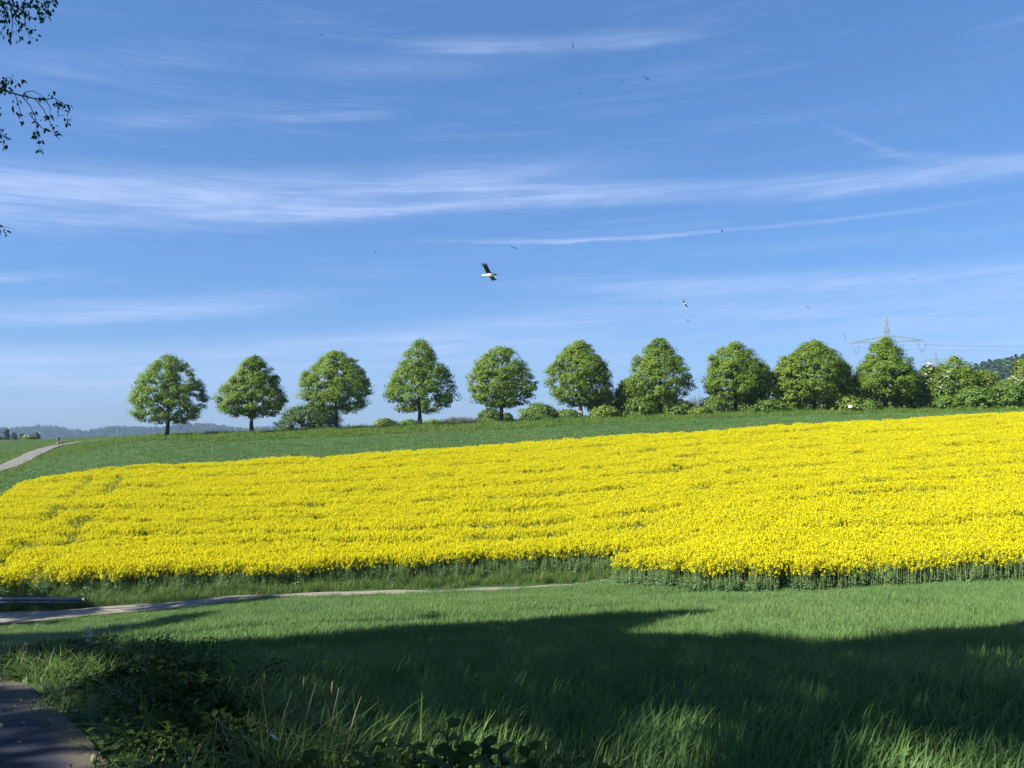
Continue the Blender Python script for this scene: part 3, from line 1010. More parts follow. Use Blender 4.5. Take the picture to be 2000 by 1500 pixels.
def crown_linden(h0, h1, rx, seed, prof, nclump=330, per=30, mat=None, lopside=(0, 0), leaf=0.21, crad=0.55):
    r = np.random.default_rng(seed)
    t = r.random(nclump * 3) ** 0.9
    R = np.interp(t, PROFILE_T, prof)
    keep = r.random(len(t)) < (R + 0.12)
    t, R = t[keep][:nclump], R[keep][:nclump]
    n = len(t)
    an = r.uniform(0, 2 * math.pi, n)
    ph = r.uniform(0, 6.28, 4)
    lump = 1 + 0.09 * np.sin(3 * an + ph[0] + 6 * t) + 0.08 * np.sin(5 * an + ph[1] - 11 * t) + 0.06 * np.sin(2 * an + ph[2]) + r.normal(0, 0.05, n)
    q = np.where(r.random(n) < 0.72, r.uniform(0.82, 1.0, n), r.uniform(0.25, 0.82, n))
    rad = rx * R * lump * q
    C = np.stack([rad * np.cos(an) + lopside[0] * t, rad * np.sin(an) + lopside[1] * t, h0 + (h1 - h0) * t], 1)
    # outer lower boughs hang down
    C[:, 2] -= np.where(t < 0.25, 0.9 * q * q * (0.25 - t) * 4 * 0.35, 0)
    out = np.stack([np.cos(an), np.sin(an), (t - 0.35) * 1.2], 1)
    crd = crad * r.uniform(0.6, 1.45, n)
    return clump_leaves(C, out, crd, per, leaf, r)


def trunk_mb(h, r0, h1, nlimb, spread, r, bend=0.12):
    mb = MB()
    pts = [np.array([0, 0, -0.3])]
    x = y = 0.0
    for k_ in range(1, 6):
        x += r.uniform(-bend, bend) * 0.4
        y += r.uniform(-bend, bend) * 0.4
        pts.append(np.array([x, y, h * k_ / 5]))
    mb.tube(pts, [r0 * 1.35, r0 * 1.0, r0 * 0.92, r0 * 0.85, r0 * 0.78, r0 * 0.7], 8)
    top = pts[-1]
    lead = [top, top + np.array([r.uniform(-.2, .2), r.uniform(-.2, .2), (h1 - h) * 0.5]), top + np.array([r.uniform(-.3, .3), r.uniform(-.3, .3), (h1 - h) * 0.9])]
    mb.tube(lead, [r0 * 0.68, r0 * 0.4, r0 * 0.08], 6)
    for k_ in range(nlimb):
        an = 2 * math.pi * k_ / nlimb + r.uniform(-0.4, 0.4)
        f = r.uniform(-0.15, 0.55)
        st = top + np.array([0, 0, (h1 - h) * max(f, -0.1) * 0.6])
        L = spread * r.uniform(0.6, 0.95) * (1 - 0.5 * max(f, 0))
        m1 = st + np.array([math.cos(an) * L * 0.5, math.sin(an) * L * 0.5, L * 0.35])
        m2 = st + np.array([math.cos(an) * L, math.sin(an) * L, L * r.uniform(0.3, 0.6)])
        mb.tube([st, m1, m2], [r0 * 0.38, r0 * 0.24, r0 * 0.06], 5)
    return mb


def tree(name, label, x, y, trunk_h, h0, h1, rx, seed, prof, group=None, mat='linden', r0=0.2, base_pale=False, z=None, **kw):
    zz = tz(x, y) if z is None else z
    root = thing(name, label, 'tree', (x, y, zz), group)
    r = np.random.default_rng(seed + 1000)
    link('trunk', trunk_mb(trunk_h, r0, h1, 7, rx * 0.85, r).mesh('trunk', [M['bark']], True), root)
    V, T = crown_linden(h0, h1, rx, seed, prof, **kw)
    link('crown', mk_mesh('crown', V, [T], [M[mat]]), root)
    if base_pale:
        mb = MB()
        mb.tube([(0, 0, -0.1), (0.01, 0, 0.35), (0.0, 0.01, 0.95)], [r0 * 1.5, r0 * 1.22, r0 * 1.12], 10)
        link('trunk_base', mb.mesh('trunk_base', [M['palebark']], True), root)
    return root


# px, base y, top y, crown bottom y, half width px, profile, lean
PR_OV = [0.42, 0.72, 0.92, 1.00, 0.93, 0.78, 0.56, 0.34, 0.17, 0.06]
PR_CO = [0.40, 0.74, 0.96, 1.00, 0.86, 0.66, 0.46, 0.30, 0.16, 0.05]
PR_RD = [0.38, 0.66, 0.88, 1.00, 0.97, 0.86, 0.66, 0.44, 0.24, 0.10]
ROW = [
    (326, 854, 690, 826, 75, PR_OV, 'broad linden at the left end of the row', False),
    (492, 848, 692, 816, 70, PR_CO, 'slim-topped linden second from the left end', False),
    (656, 841, 684, 806, 74, PR_RD, 'linden in front of a round dark bush', False),
    (820, 834, 660, 806, 73, PR_CO, 'tallest pointed linden with pale lower trunk', True),
    (979, 827, 674, 797, 67, PR_RD, 'narrow linden with a bare dark trunk before low bushes', False),
    (1134, 819, 664, 794, 66, PR_RD, 'linden with pale trunk foot and bushes on its right', True),
    (1288, 813, 658, 790, 68, PR_OV, 'linden standing in front of a thick hedge, seventh in the row', False),
    (1437, 808, 667, 785, 66, PR_RD, 'linden right of the bare brown shrub', False),
    (1590, 805, 663, 784, 72, PR_RD, 'linden merging with bushes left of the white sign', False),
    (1731, 804, 657, 780, 66, PR_CO, 'linden hiding the lower part of the large pylon', False),
]
for i, (px, yb, yt, yc, hw, prof, lab, pale) in enumerate(ROW):
    Yd = 100.0
    b = P(px, yb, Yd)
    zt, zc = P(px, yt, Yd)[2], P(px, yc, Yd)[2]
    zb = tz(b[0], Yd)
    rx = hw * Yd / F
    tree('linden_tree', lab, b[0], Yd, zc - zb + 0.5, zc - zb + 0.35, zt - zb - 0.25, rx - 0.42, 300 + i, prof, 'lindens in a row along the far field edge', base_pale=pale, nclump=470 + (i % 3) * 30, per=50, leaf=0.215, crad=0.60, r0=0.27)


# bushes and hedge shrubs behind the row
def dome_profile(kind):
    return {'dome': [0.80, 0.9, 0.97, 1.0, 0.95, 0.84, 0.66, 0.44, 0.25, 0.1], 'tall': [0.62, 0.78, 0.9, 1.0, 0.98, 0.88, 0.7, 0.46, 0.26, 0.1]}[kind]


def bush(label, px, yt, hw, Yd, mat, seed, kind='dome', name='bush', group=None, blossom=0.0, cat='bush', dense=1.0, leaf=0.26):
    x = (px - 1000) / F * Yd
    zb = tz(x, Yd)
    zt = P(px, yt, Yd)[2]
    h = max(zt - zb, 0.8)
    rx = hw * Yd / F
    root = thing(name, label, cat, (x, Yd, zb), group)
    r = np.random.default_rng(seed)
    mb = MB()
    for k_ in range(5):
        an = 2 * math.pi * k_ / 5 + r.uniform(-.4, .4)
        mb.tube([(0.1 * math.cos(an), 0.1 * math.sin(an), -0.2), (rx * 0.3 * math.cos(an), rx * 0.3 * math.sin(an), h * 0.4), (rx * 0.5 * math.cos(an), rx * 0.5 * math.sin(an), h * 0.75)], [0.06, 0.045, 0.012], 5)
    link('stem', mb.mesh('stem', [M['bark']], True), root)
    crad = min(0.6, 0.24 * min(h, rx) + 0.12)
    nc = int(dense * min(760, max(60, 6.5 * rx * h / (crad * crad) + 40)))
    V, T = crown_linden(0.1, h - crad * 0.45, max(rx - crad * 0.5, 0.3), seed, dome_profile(kind), nclump=nc, per=28, leaf=leaf, crad=crad)
    link('foliage', mk_mesh('foliage', V, [T], [M[mat]]), root)
    if blossom > 0:
        t = r.uniform(0.45, 1.0, int(16 * blossom) + 4)
        an = r.uniform(math.pi * 0.9, math.pi * 2.1, len(t))
        R = np.interp(t, PROFILE_T, dome_profile(kind)) * rx * 1.0
        C = np.stack([R * np.cos(an), R * np.sin(an), h * t], 1)
        V, T = clump_leaves(C, np.stack([np.cos(an), np.sin(an), 0.4 + 0 * an], 1), 0.30 * r.uniform(0.4, 1.2, len(t)), 18, 0.09, r, 0.6)
        link('blossom', mk_mesh('blossom', V, [T], [M['blossom']]), root)
    return root


BUSHES = [
    ('large round dark bush behind the third linden', 606, 786, 63, 113, 'bushdark', 'dome'),
    ('small bush left of the tallest linden, olive tinted', 752, 816, 24, 114, 'bushyellow', 'dome'),
    ('low dark bush just left of the tallest linden trunk', 800, 819, 24, 116, 'bush', 'dome'),
    ('low yellow-green bush right of the tallest linden trunk', 848, 819, 25, 110, 'bushyellow', 'dome'),
    ('bush behind the bare dark trunk of the narrow linden', 957, 796, 30, 112, 'bush', 'dome'),
    ('small dark bush right of the narrow linden trunk', 990, 806, 14, 116, 'bushdark', 'dome'),
    ('wide dense bush standing free between two lindens', 1052, 785, 44, 112, 'bush', 'dome'),
    ('lower bush beside the pale trunk foot', 1110, 798, 28, 112, 'bush', 'dome'),
    ('bush touching the right flank of the linden with pale foot', 1178, 752, 34, 100.2, 'linden', 'tall'),
    ('low light bush under the bush on the linden flank', 1182, 790, 32, 97.6, 'bushyellow', 'dome'),
    ('upright bush left of the seventh linden', 1226, 738, 28, 100.2, 'linden', 'tall'),
    ('dense low bush under the seventh linden, left of its trunk', 1252, 772, 34, 98.3, 'bush', 'dome'),
    ('dense low bush right of the seventh linden trunk', 1326, 778, 36, 98.3, 'bush', 'dome'),
    ('small bright bush beside the bare brown shrub', 1362, 792, 28, 97.6, 'bushyellow', 'dome'),
    ('bush left below the linden right of the bare shrub', 1397, 768, 32, 99, 'bush', 'dome'),
    ('tall bush with pointed top between two lindens at the right', 1490, 708, 36, 100.6, 'linden', 'tall'),
    ('low bush under the tall pointed bush', 1500, 775, 40, 98, 'bush', 'dome'),
    ('tall rounded bush on the left flank of the merging linden', 1540, 689, 34, 100.2, 'linden', 'tall'),
    ('bush on the right flank of the merging linden', 1640, 700, 34, 100.2, 'linden', 'tall'),
    ('yellowish bush directly behind the white sign', 1650, 768, 40, 98.3, 'bushyellow', 'dome'),
    ('tall bush between the white sign and the pylon linden', 1682, 728, 32, 100.6, 'bush', 'tall'),
    ('low green bush right of the white sign', 1695, 780, 30, 97.6, 'bush', 'dome'),
    ('tall bush on the right flank of the pylon linden', 1776, 716, 34, 100.2, 'linden', 'tall'),
    ('large rounded tree-like bush at the far right', 1866, 694, 48, 101.5, 'linden', 'tall'),
    ('yellow-green bush in front of the forest hill', 1922, 720, 40, 101.5, 'bushyellow', 'tall'),
    ('olive bush at the right picture edge above the yellow field', 2000, 697, 22, 102.5, 'bushyellow', 'tall'),
    ('low dark bush right of the shaded hollow', 1850, 772, 36, 98.3, 'bush', 'dome'),
    ('dense green bush above the yellow field, right of the low dark one', 1905, 752, 46, 98.3, 'bush', 'dome'),
    ('dark bush at the right end of the hedge', 1968, 742, 46, 98.3, 'bush', 'dome'),
]
BUSHES += [
    ('bush closing the hedge behind the trunk of the linden right of the bare shrub', 1455, 752, 36, 110, 'bush', 'dome'),
    ('bush closing the hedge left behind the merging linden', 1560, 742, 40, 110, 'bush', 'dome'),
    ('bush closing the hedge behind the merging linden trunk', 1612, 748, 36, 110, 'bush', 'dome'),
    ('bush closing the hedge behind the pylon linden trunk', 1735, 752, 40, 110, 'bush', 'dome'),
    ('bush closing the hedge behind the seventh linden trunk', 1288, 758, 44, 109, 'bush', 'dome'),
]
for i, (lab, px, yt, hw, Yd, mt, kd) in enumerate(BUSHES):
    bush(lab, px, yt, hw, Yd, mt, 500 + i, kd, group='bushes behind the tree row')
bush('hawthorn with white blossom beside the shaded hollow', 1818, 708, 36, 101, 'bushyellow', 560, 'tall', 'hawthorn', 'blossoming hawthorns in the hedge', 1.4, 'shrub')
bush('hawthorn with a pale blossom patch left of the forest hill', 1846, 722, 30, 100, 'bush', 561, 'tall', 'hawthorn', 'blossoming hawthorns in the hedge', 0.9, 'shrub')
bush('hawthorn with white blossom at the right picture edge', 1990, 732, 34, 100, 'bushyellow', 562, 'tall', 'hawthorn', 'blossoming hawthorns in the hedge', 1.6, 'shrub')


def bare_shrub(label, px, yt, hw, Yd, seed, n=150):
    x = (px - 1000) / F * Yd
    zb = tz(x, Yd)
    h = P(px, yt, Yd)[2] - zb
    rx = hw * Yd / F
    root = thing('bare_shrub', label, 'shrub', (x, Yd, zb), 'leafless brown shrubs behind the tree row')
    r = np.random.default_rng(seed)
    mb = MB()
    for _ in range(n):
        bx = r.uniform(-rx, rx)
        by = r.uniform(-0.6, 0.6)
        hh = h * r.uniform(0.5, 1.0) * (1 - 0.35 * (abs(bx) / rx) ** 3)
        mb.tube([(bx * 0.85, by, -0.1), (bx * 0.95 + r.normal(0, .08), by + r.normal(0, .08), hh * 0.55), (bx + r.normal(0, .16), by + r.normal(0, .16), hh)], [0.022, 0.016, 0.005], 3, cap=False)
        for _k in range(3):
            s = np.array([bx * 0.95, by, hh * r.uniform(0.35, 0.85)])
            mb.tube([s, s + np.array([r.normal(0, .25), r.normal(0, .2), r.uniform(.15, .45)])], [0.012, 0.004], 3, cap=False)
    link('twigs', mb.mesh('twigs', [M['bushbare']]), root)


bare_shrub('long leafless brown hedge between the tallest and the narrow linden', 902, 812, 36, 112, 600, 260)
bare_shrub('small leafless brown shrub right of the seventh linden', 1362, 768, 20, 109, 601, 140)


def conifer(label, px, yt, hw, Yd, seed):
    x = (px - 1000) / F * Yd
    zb = tz(x, Yd)
    h = P(px, yt, Yd)[2] - zb
    root = thing('conifer', label, 'tree', (x, Yd, zb), 'dark conifers beyond the left field')
    r = np.random.default_rng(seed)
    mb = MB()
    mb.tube([(0, 0, -0.3), (0, 0, h * 0.5), (0, 0, h * 0.98)], [0.25, 0.16, 0.02], 6)
    link('trunk', mb.mesh('trunk', [M['bark']], True), root)
    prof = [0.8, 0.95, 1, 0.92, 0.75, 0.55, 0.36, 0.2, 0.09, 0.02]
    V, T = crown_linden(h * 0.1, h, hw * Yd / F, seed, prof, nclump=90, per=30, leaf=0.6, crad=1.1)
    link('crown', mk_mesh('crown', V, [T], [M['conifer']]), root)


for i, (lab, px, yt, hw) in enumerate([('dark conifer at the very left picture edge', -4, 838, 14), ('tallest dark conifer of the far left group', 13, 839, 10), ('dark conifer in the middle of the far left group', 29, 843, 9),
                                       ('small dark conifer next to the pale flowering shrub', 46, 848, 8)]):
    conifer(lab, px, yt, hw, 330, 620 + i)
bush('pale yellow flowering shrub right of the dark conifers', 58, 849, 16, 215, 'bushyellow', 630, 'dome', 'flowering_shrub', None, 0.5, 'shrub')
bush('small reddish brown shrub right of the pale flowering one', 72, 844, 7, 230, 'bushbare', 631, 'tall', 'brown_shrub', None, 0.0, 'shrub')

# forest on the hills (a far-off wood that reads as one mass)
def forest_source(name, con, seed):
    r = np.random.default_rng(seed)
    if con:
        V, T = crown_linden(0.5, 15, 2.6, seed, [1, .95, .9, .78, .6, .44, .28, .15, .07, .02], nclump=26, per=10, leaf=2.0, crad=1.4)
    else:
        V, T = crown_linden(1.5, 12.5, 4.6, seed, PR_RD, nclump=34, per=10, leaf=2.0, crad=1.9)
    return source(name, mk_mesh(name, V, [T], [M['forest'] if not con else M['conifer']]))


fsrc = [forest_source('forest_tree_shape', c, 700 + i) for i, c in enumerate([0, 0, 0, 1, 1])]
X1 = RNG.uniform(-1.0, 0.5, 15000)
Y1 = RNG.uniform(1560, 2300, 15000)
X1 = X1 * Y1
k1 = (np.sin(X1 * 0.006 + 1) + np.sin(Y1 * 0.011 + X1 * 0.003) > -1.1)
Y2 = RNG.uniform(590, 830, 9000)
X2 = RNG.uniform(0.36, 0.95, 9000) * Y2
X = np.concatenate([X1[k1], X2])
Y = np.concatenate([Y1[k1], Y2])
n = len(X)
sc = np.where(Y < 1000, RNG.uniform(0.45, 0.75, n), RNG.uniform(0.5, 0.9, n))
scatter('distant_forest', np.stack([X, Y, terrain(X, Y) - 0.5], 1), fsrc, np.stack([np.zeros(n), np.zeros(n), RNG.uniform(0, 6.28, n)], 1),
        np.stack([sc, sc, sc * RNG.uniform(0.8, 1.15, n)], 1), RNG.integers(0, 5, n), 'wooded hills on the horizon fading to blue', 'forest')

# ------------------------------------------------------------------ the trees that shade the foreground (left of and behind the camera)
# each: trunk x,y; crown centre height above eye; crown radii
SHADE = [
    ('birch', -10.6, 9.6, 9.0, 4.6, 6.0, 'birch whose drooping leafy twigs hang into the top left corner'),
    ('shade_tree', -14.5, 14.8, 11.5, 5.4, 7.5, 'tall tree on the slope left of the path'),
    ('shade_tree', -9.0, 5.0, 15.0, 6.0, 6.5, 'tall tree standing close beside the path bend'),
    ('shade_tree', -13.0, 1.0, 13.0, 6.0, 7.5, 'tree across the path from the dark weeds'),
    ('shade_tree', -20.5, 8.5, 10.5, 6.0, 8.0, 'tree standing back from the path'),
    ('shade_tree', -4.8, -3.2, 14.0, 6.0, 6.0, 'tree behind the viewpoint beside the path'),
    ('shade_tree', -9.5, -5.0, 12.0, 6.2, 7.5, 'tree left behind the viewpoint'),
    ('shade_tree', -27.0, 16.5, 10.0, 6.2, 8.0, 'tree above the road junction'),
    ('shade_tree', -33.5, 24.5, 8.5, 6.2, 9.0, 'tree left of the guard rail'),
    ('shade_tree', 3.5, -7.5, 12.0, 6.5, 7.0, 'tree right behind the viewpoint'),
    ('shade_tree', -3.5, -12.0, 12.0, 6.5, 8.0, 'tree farther behind the viewpoint'),
    ('shade_tree', 11.0, -8.5, 10.0, 6.5, 10.0, 'added unseen tree behind the viewpoint on the right, cutting sky light'),  # from here on: unseen trees added as a wall against sky light
    ('shade_tree', 19.0, -7.5, 9.0, 6.5, 10.0, 'unseen tree added far right behind the viewpoint to block sky light'),
    ('shade_tree', -17.0, -9.0, 10.0, 7.0, 11.0, 'added unseen tree far left behind the viewpoint, dimming sky light'),
    ('shade_tree', 5.0, -15.0, 9.0, 7.0, 11.0, 'unseen tree added well behind the viewpoint to screen sky light'),
    ('shade_tree', -22.0, 1.5, 9.0, 6.5, 10.0, 'added unseen tree well left of the path, screening sky light'),
]
# image outline of the shaded ground in the photograph (taken on the crop's surface)
SH_MAIN = [(-400, 1262), (0, 1252), (100, 1250), (240, 1248), (450, 1240), (650, 1226), (900, 1209), (1150, 1192), (1300, 1183), (1392, 1179), (1385, 1186), (1290, 1200), (1160, 1224), (1250, 1228), (1400, 1224), (1480, 1222), (1510, 1236), (1570, 1244), (1650, 1234), (1740, 1224), (1860, 1213), (2000, 1206), (2500, 1190), (2900, 1190), (2900, 2600), (-900, 2600), (-900, 1262)]
SH_MORE = [[(-300, 1270), (-300, 1228), (100, 1224), (250, 1206), (400, 1190), (420, 1194), (330, 1210), (235, 1226), (190, 1240), (150, 1256)],
           [(-300, 1155), (60, 1160), (160, 1165), (172, 1188), (60, 1196), (-300, 1200)],
           [(255, 1182), (290, 1166), (400, 1158), (520, 1153), (560, 1159), (480, 1170), (380, 1180)],
           [(-300, 1204), (70, 1203), (150, 1199), (60, 1208), (-300, 1212)]]
SH_LIT = [[(870, 1440), (900, 1380), (985, 1366), (1000, 1410), (960, 1445)], [(490, 1330), (500, 1305), (566, 1303), (566, 1328)], [(470, 1500), (478, 1420), (530, 1408), (548, 1470), (520, 1520)],
          [(1610, 1460), (1650, 1402), (1730, 1392), (1800, 1402), (1900, 1408), (1915, 1455), (1790, 1470), (1700, 1490)], [(1905, 1510), (1930, 1455), (2010, 1450), (2020, 1510)],
          [(1185, 1450), (1215, 1385), (1300, 1372), (1290, 1440)], [(-60, 1420), (-60, 1404), (110, 1394), (110, 1404)], [(-60, 1455), (-60, 1438), (80, 1426), (150, 1430), (60, 1444)],
          [(-60, 1332), (-60, 1312), (45, 1316), (45, 1328)], [(-60, 1296), (-60, 1262), (90, 1262), (90, 1290)], [(150, 1444), (165, 1424), (250, 1424), (240, 1440)], [(80, 1306), (90, 1272), (230, 1268), (240, 1296)],
          [(770, 1480), (790, 1428), (870, 1432), (860, 1480)], 
          [(1935, 1272), (1950, 1258), (2010, 1254), (2010, 1270)], [(985, 1480), (1000, 1440), (1040, 1440), (1030, 1480)]]


def shade_value(px, py):
    s = inpoly(px, py, SH_MAIN)
    for p_ in SH_MORE:
        s |= inpoly(px, py, p_)
    for p_ in SH_LIT:
        s &= ~inpoly(px, py, p_)
    return s


gx_, gy_ = grid_points(-27, 22, 1.2, 40, 0.42)
gz_ = terrain(gx_, gy_) + 0.28
ppx, ppy = project(gx_, gy_, gz_)
sh = shade_value(ppx, ppy) & (ppx > -420) & (ppx < 2420)
left_out = (ppx <= -30)
sh &= ~(left_out & (RNG.random(len(sh)) < 0.35))
for ox, oy in ((0.03, 0), (-0.03, 0), (0, 0.03), (0, -0.03)):
    dd_ = np.clip(gy_, 6.5, 14) * (gy_ < 9)
    ox, oy = ox * dd_, oy * dd_
    q1, q2 = project(gx_ + ox, gy_ + oy, terrain(gx_ + ox, gy_ + oy) + 0.28)
    for p_ in SH_LIT:
        sh &= ~inpoly(q1, q2, p_)
gx_, gy_, gz_ = gx_[sh], gy_[sh], gz_[sh]
TAN = math.tan(SUN_EL)
rs = np.linspace(5, 40, 71)
rx_ = gx_[:, None] - LH[0] * rs
ry_ = gy_[:, None] - LH[1] * rs
rz_ = gz_[:, None] + TAN * rs
best = np.full(rx_.shape, -1)
score = np.full(rx_.shape, -1.0)
qx, qy = project(rx_, ry_, rz_)
vis = (ry_ > 0.3) & (qx > -70) & (qx < 2070) & (qy > -70) & (qy < 1570)
RR = np.random.default_rng(77)
for ti, (nm, tx, ty, zc, rad, hz, lab) in enumerate(SHADE):
    e = ((rx_ - tx) / rad) ** 2 + ((ry_ - ty) / rad) ** 2 + ((rz_ - zc) / hz) ** 2
    ins = (e < 1.0) & ~vis
    sc_ = np.where(ins, RR.random(rx_.shape), -1.0)
    up = sc_ > score
    best[up] = ti
    score[up] = sc_[up]
ch = np.argmax(score, axis=1)
okk = score[np.arange(len(ch)), ch] > 0
print('shade samples', len(ch), 'without crown', int((~okk).sum()))
idx = np.arange(len(ch))[okk]
CX, CY, CZ, CT = rx_[idx, ch[idx]], ry_[idx, ch[idx]], rz_[idx, ch[idx]], best[idx, ch[idx]]


def shadow_ok(C):
    """ground point hit by the shadow of C is shaded in the photograph, or out of its frame"""
    X, Y, Z = C[:, 0].copy(), C[:, 1].copy(), C[:, 2].copy()
    for _ in range(60):
        g = terrain(X, Y) + 0.28
        st = np.maximum((Z - g) / (TAN + 0.25), 0)
        X += LH[0] * st
        Y += LH[1] * st
        Z -= TAN * st
    px, py = project(X, Y, terrain(X, Y) + 0.28)
    inside = (Y > 0.5) & (px > -30) & (px < 2040) & (py > 840) & (py < 1560)
    good = ~inside | shade_value(px, py)
    for ox, oy in ((0.04, 0), (-0.04, 0), (0, 0.04), (0, -0.04)):
        dd_ = np.clip(Y, 6, 14) * (Y < 9)
        ox, oy = ox * dd_, oy * dd_
        q1, q2 = project(X + ox, Y + oy, terrain(X + ox, Y + oy) + 0.28)
        for p_ in SH_LIT:
            good &= ~(inpoly(q1, q2, p_) & (Y > 0.5))
    return good


for ti, (nm, tx, ty, zc, rad, hz, lab) in enumerate(SHADE):
    zb = tz(tx, ty)
    root = thing(nm, lab, 'tree', (tx, ty, zb), None if nm == 'birch' else 'trees out of frame that shade the foreground')
    r = np.random.default_rng(800 + ti)
    mbt = trunk_mb(zc - hz * 0.75 - zb, 0.20 if nm == 'birch' else 0.30, zc + hz * 0.6 - zb, 7, rad * 0.7, r)
    link('trunk', mbt.mesh('trunk', [M['birchbark'] if nm == 'birch' else M['bark']], True), root)
    C = np.stack([CX, CY, CZ], 1)[CT == ti]  # clumps placed along sun rays, so the crown's shape fits the wanted shade
    d = r.normal(size=(420, 3))
    d /= np.linalg.norm(d, axis=1)[:, None]
    E = np.array([tx, ty, zc]) + d * np.array([rad, rad, hz]) * (r.random((420, 1)) ** 0.4)
    qx, qy = project(E[:, 0], E[:, 1], E[:, 2])
    v_ = (E[:, 1] > 0.3) & (qx > -80) & (qx < 2080) & (qy > -80) & (qy < 1580)
    E = E[~v_ & shadow_ok(E)]
    C = np.concatenate([C, E])
    out = (C - np.array([tx, ty, zc])) / np.array([rad, rad, hz])
    V, T = clump_leaves(C - np.array([tx, ty, zb]), out, 0.42 * r.uniform(0.75, 1.2, len(C)), 22, 0.27, r, 0.8, 0.1)
    link('crown', mk_mesh('crown', V, [T], [M['shadeleaf']]), root)
    if nm == 'birch':
        BIRCH = root

# drooping twigs of the birch that hang into the picture, each leaf its own piece
LEAF_ME = []
for q_ in range(4):
    s_ = 0.9 + 0.1 * q_
    V = np.array([(0, 0, 0), (0.35, 0.24 * s_, 0.05), (0.62, 0.20, 0.05), (1.0, 0.02 * q_, -0.06 - 0.03 * q_), (0.62, -0.20, 0.05), (0.35, -0.24 * s_, 0.05), (0.35, 0, -0.03), (0.65, 0, -0.02)])
    LEAF_ME.append(mk_mesh('twig_leaf', V, [[(0, 6, 1), (0, 5, 6), (3, 2, 7), (3, 7, 4)], [(1, 6, 7, 2), (6, 5, 4, 7)]], [M['shadeleaf']]))
rb = np.random.default_rng(901)


def twig(pts2, Yd, r0, leaf_list, sub=()):
    """a branch of the birch given by points in the picture, at distance Yd"""
    base = np.array(BIRCH.location)
    mb = MB()
    pp = [P(x, y, Yd + dz) for x, y, dz in pts2]
    mb.tube([p - base for p in pp], list(np.linspace(r0, r0 * 0.25, len(pp))), 5)
    for s in sub:
        ps = [P(x, y, Yd + dz) - base for x, y, dz in s]
        mb.tube(ps, list(np.linspace(r0 * 0.4, 0.002, len(ps))), 4)
    br = link('branch', mb.mesh('branch', [M['birchbark']], True), BIRCH)
    for (x, y, n_, sp_) in leaf_list:
        for _ in range(int(n_ * (2.0 if y < 45 else 1.4) + 0.5)):
            p = P(x + rb.normal(0, sp_), y + rb.normal(0, sp_), Yd + rb.normal(0, 0.12)) - base
            o = bpy.data.objects.new('leaf', LEAF_ME[rb.integers(0, 4)])
            COL.objects.link(o)
            o.parent = br
            o.location = p
            o.rotation_euler = (rb.uniform(-0.6, 0.6) + rb.choice([0, 1.3]), rb.uniform(0.3, 1.4), rb.uniform(0, 6.28))
            s = rb.uniform(0.042, 0.066)
            o.scale = (s, s, s)


YB = 8.6
twig([(-220, -70, 0.5), (-60, -20, 0.2), (30, 12, 0), (70, 40, 0)], YB, 0.02,
     [(8, 5, 14, 10), (35, 8, 12, 10), (60, 5, 12, 10), (85, 10, 12, 9), (102, 4, 8, 6), (15, 22, 12, 9), (45, 22, 8, 8), (78, 30, 9, 7), (92, 22, 7, 6), (10, 38, 7, 7), (42, 50, 9, 7), (60, 58, 5, 6), (10, 58, 6, 6), (22, 70, 7, 5), (38, 74, 3, 5), (70, 64, 3, 5), (58, 78, 2, 3), (84, 38, 4, 4)],
     [[(20, 8, 0), (25, 40, 0), (22, 72, 0)], [(50, 20, 0), (48, 50, 0), (60, 76, 0)], [(40, 14, 0), (80, 14, 0), (108, 2, 0)]])
twig([(-240, 110, 0.6), (-90, 160, 0.3), (0, 175, 0.05), (42, 187, 0), (80, 195, 0), (106, 192, 0), (134, 208, 0)], YB, 0.014,
     [(4, 160, 9, 6), (14, 152, 5, 4), (24, 156, 3, 3), (8, 172, 7, 4), (20, 175, 3, 3), (38, 157, 3, 4), (50, 180, 3, 3), (82, 189, 4, 4), (104, 185, 2, 3), (112, 203, 9, 4), (122, 206, 4, 4), (134, 208, 4, 3), (124, 220, 4, 4), (132, 232, 4, 4), (95, 228, 9, 4), (75, 236, 4, 3), (66, 219, 3, 3), (88, 252, 4, 3), (104, 248, 3, 3), (112, 260, 4, 4), (70, 262, 6, 4), (80, 295, 4, 3), (84, 276, 2, 2), (40, 222, 5, 4), (33, 200, 2, 3), (24, 206, 2, 2), (42, 236, 2, 2), (0, 180, 3, 3)],
     [[(42, 187, 0), (58, 205, 0), (68, 225, 0), (74, 265, 0), (80, 296, 0)], [(68, 193, 0), (84, 212, 0), (96, 235, 0), (104, 255, 0), (116, 274, 0)], [(48, 180, 0), (66, 178, 0), (90, 193, 0)], [(30, 185, 0), (36, 205, 0), (44, 236, 0)], [(88, 193, 0), (98, 210, 0), (98, 225, 0)], [(112, 200, 0), (114, 220, 0), (112, 232, 0)], [(60, 226, 0), (84, 252, 0), (100, 258, 0)]])
twig([(-200, 200, 0.4), (-60, 225, 0.2), (-4, 245, 0), (4, 268, 0), (12, 284, 0)], YB, 0.008, [(2, 250, 4, 4), (4, 264, 4, 3), (8, 280, 4, 4), (-4, 215, 5, 4), (13, 284, 2, 2)])
twig([(-180, 400, 0.4), (-60, 428, 0.2), (0, 444, 0), (10, 443, 0), (30, 448, 0)], YB, 0.006, [(2, 440, 4, 3), (8, 450, 3, 3), (-6, 446, 4, 4)])

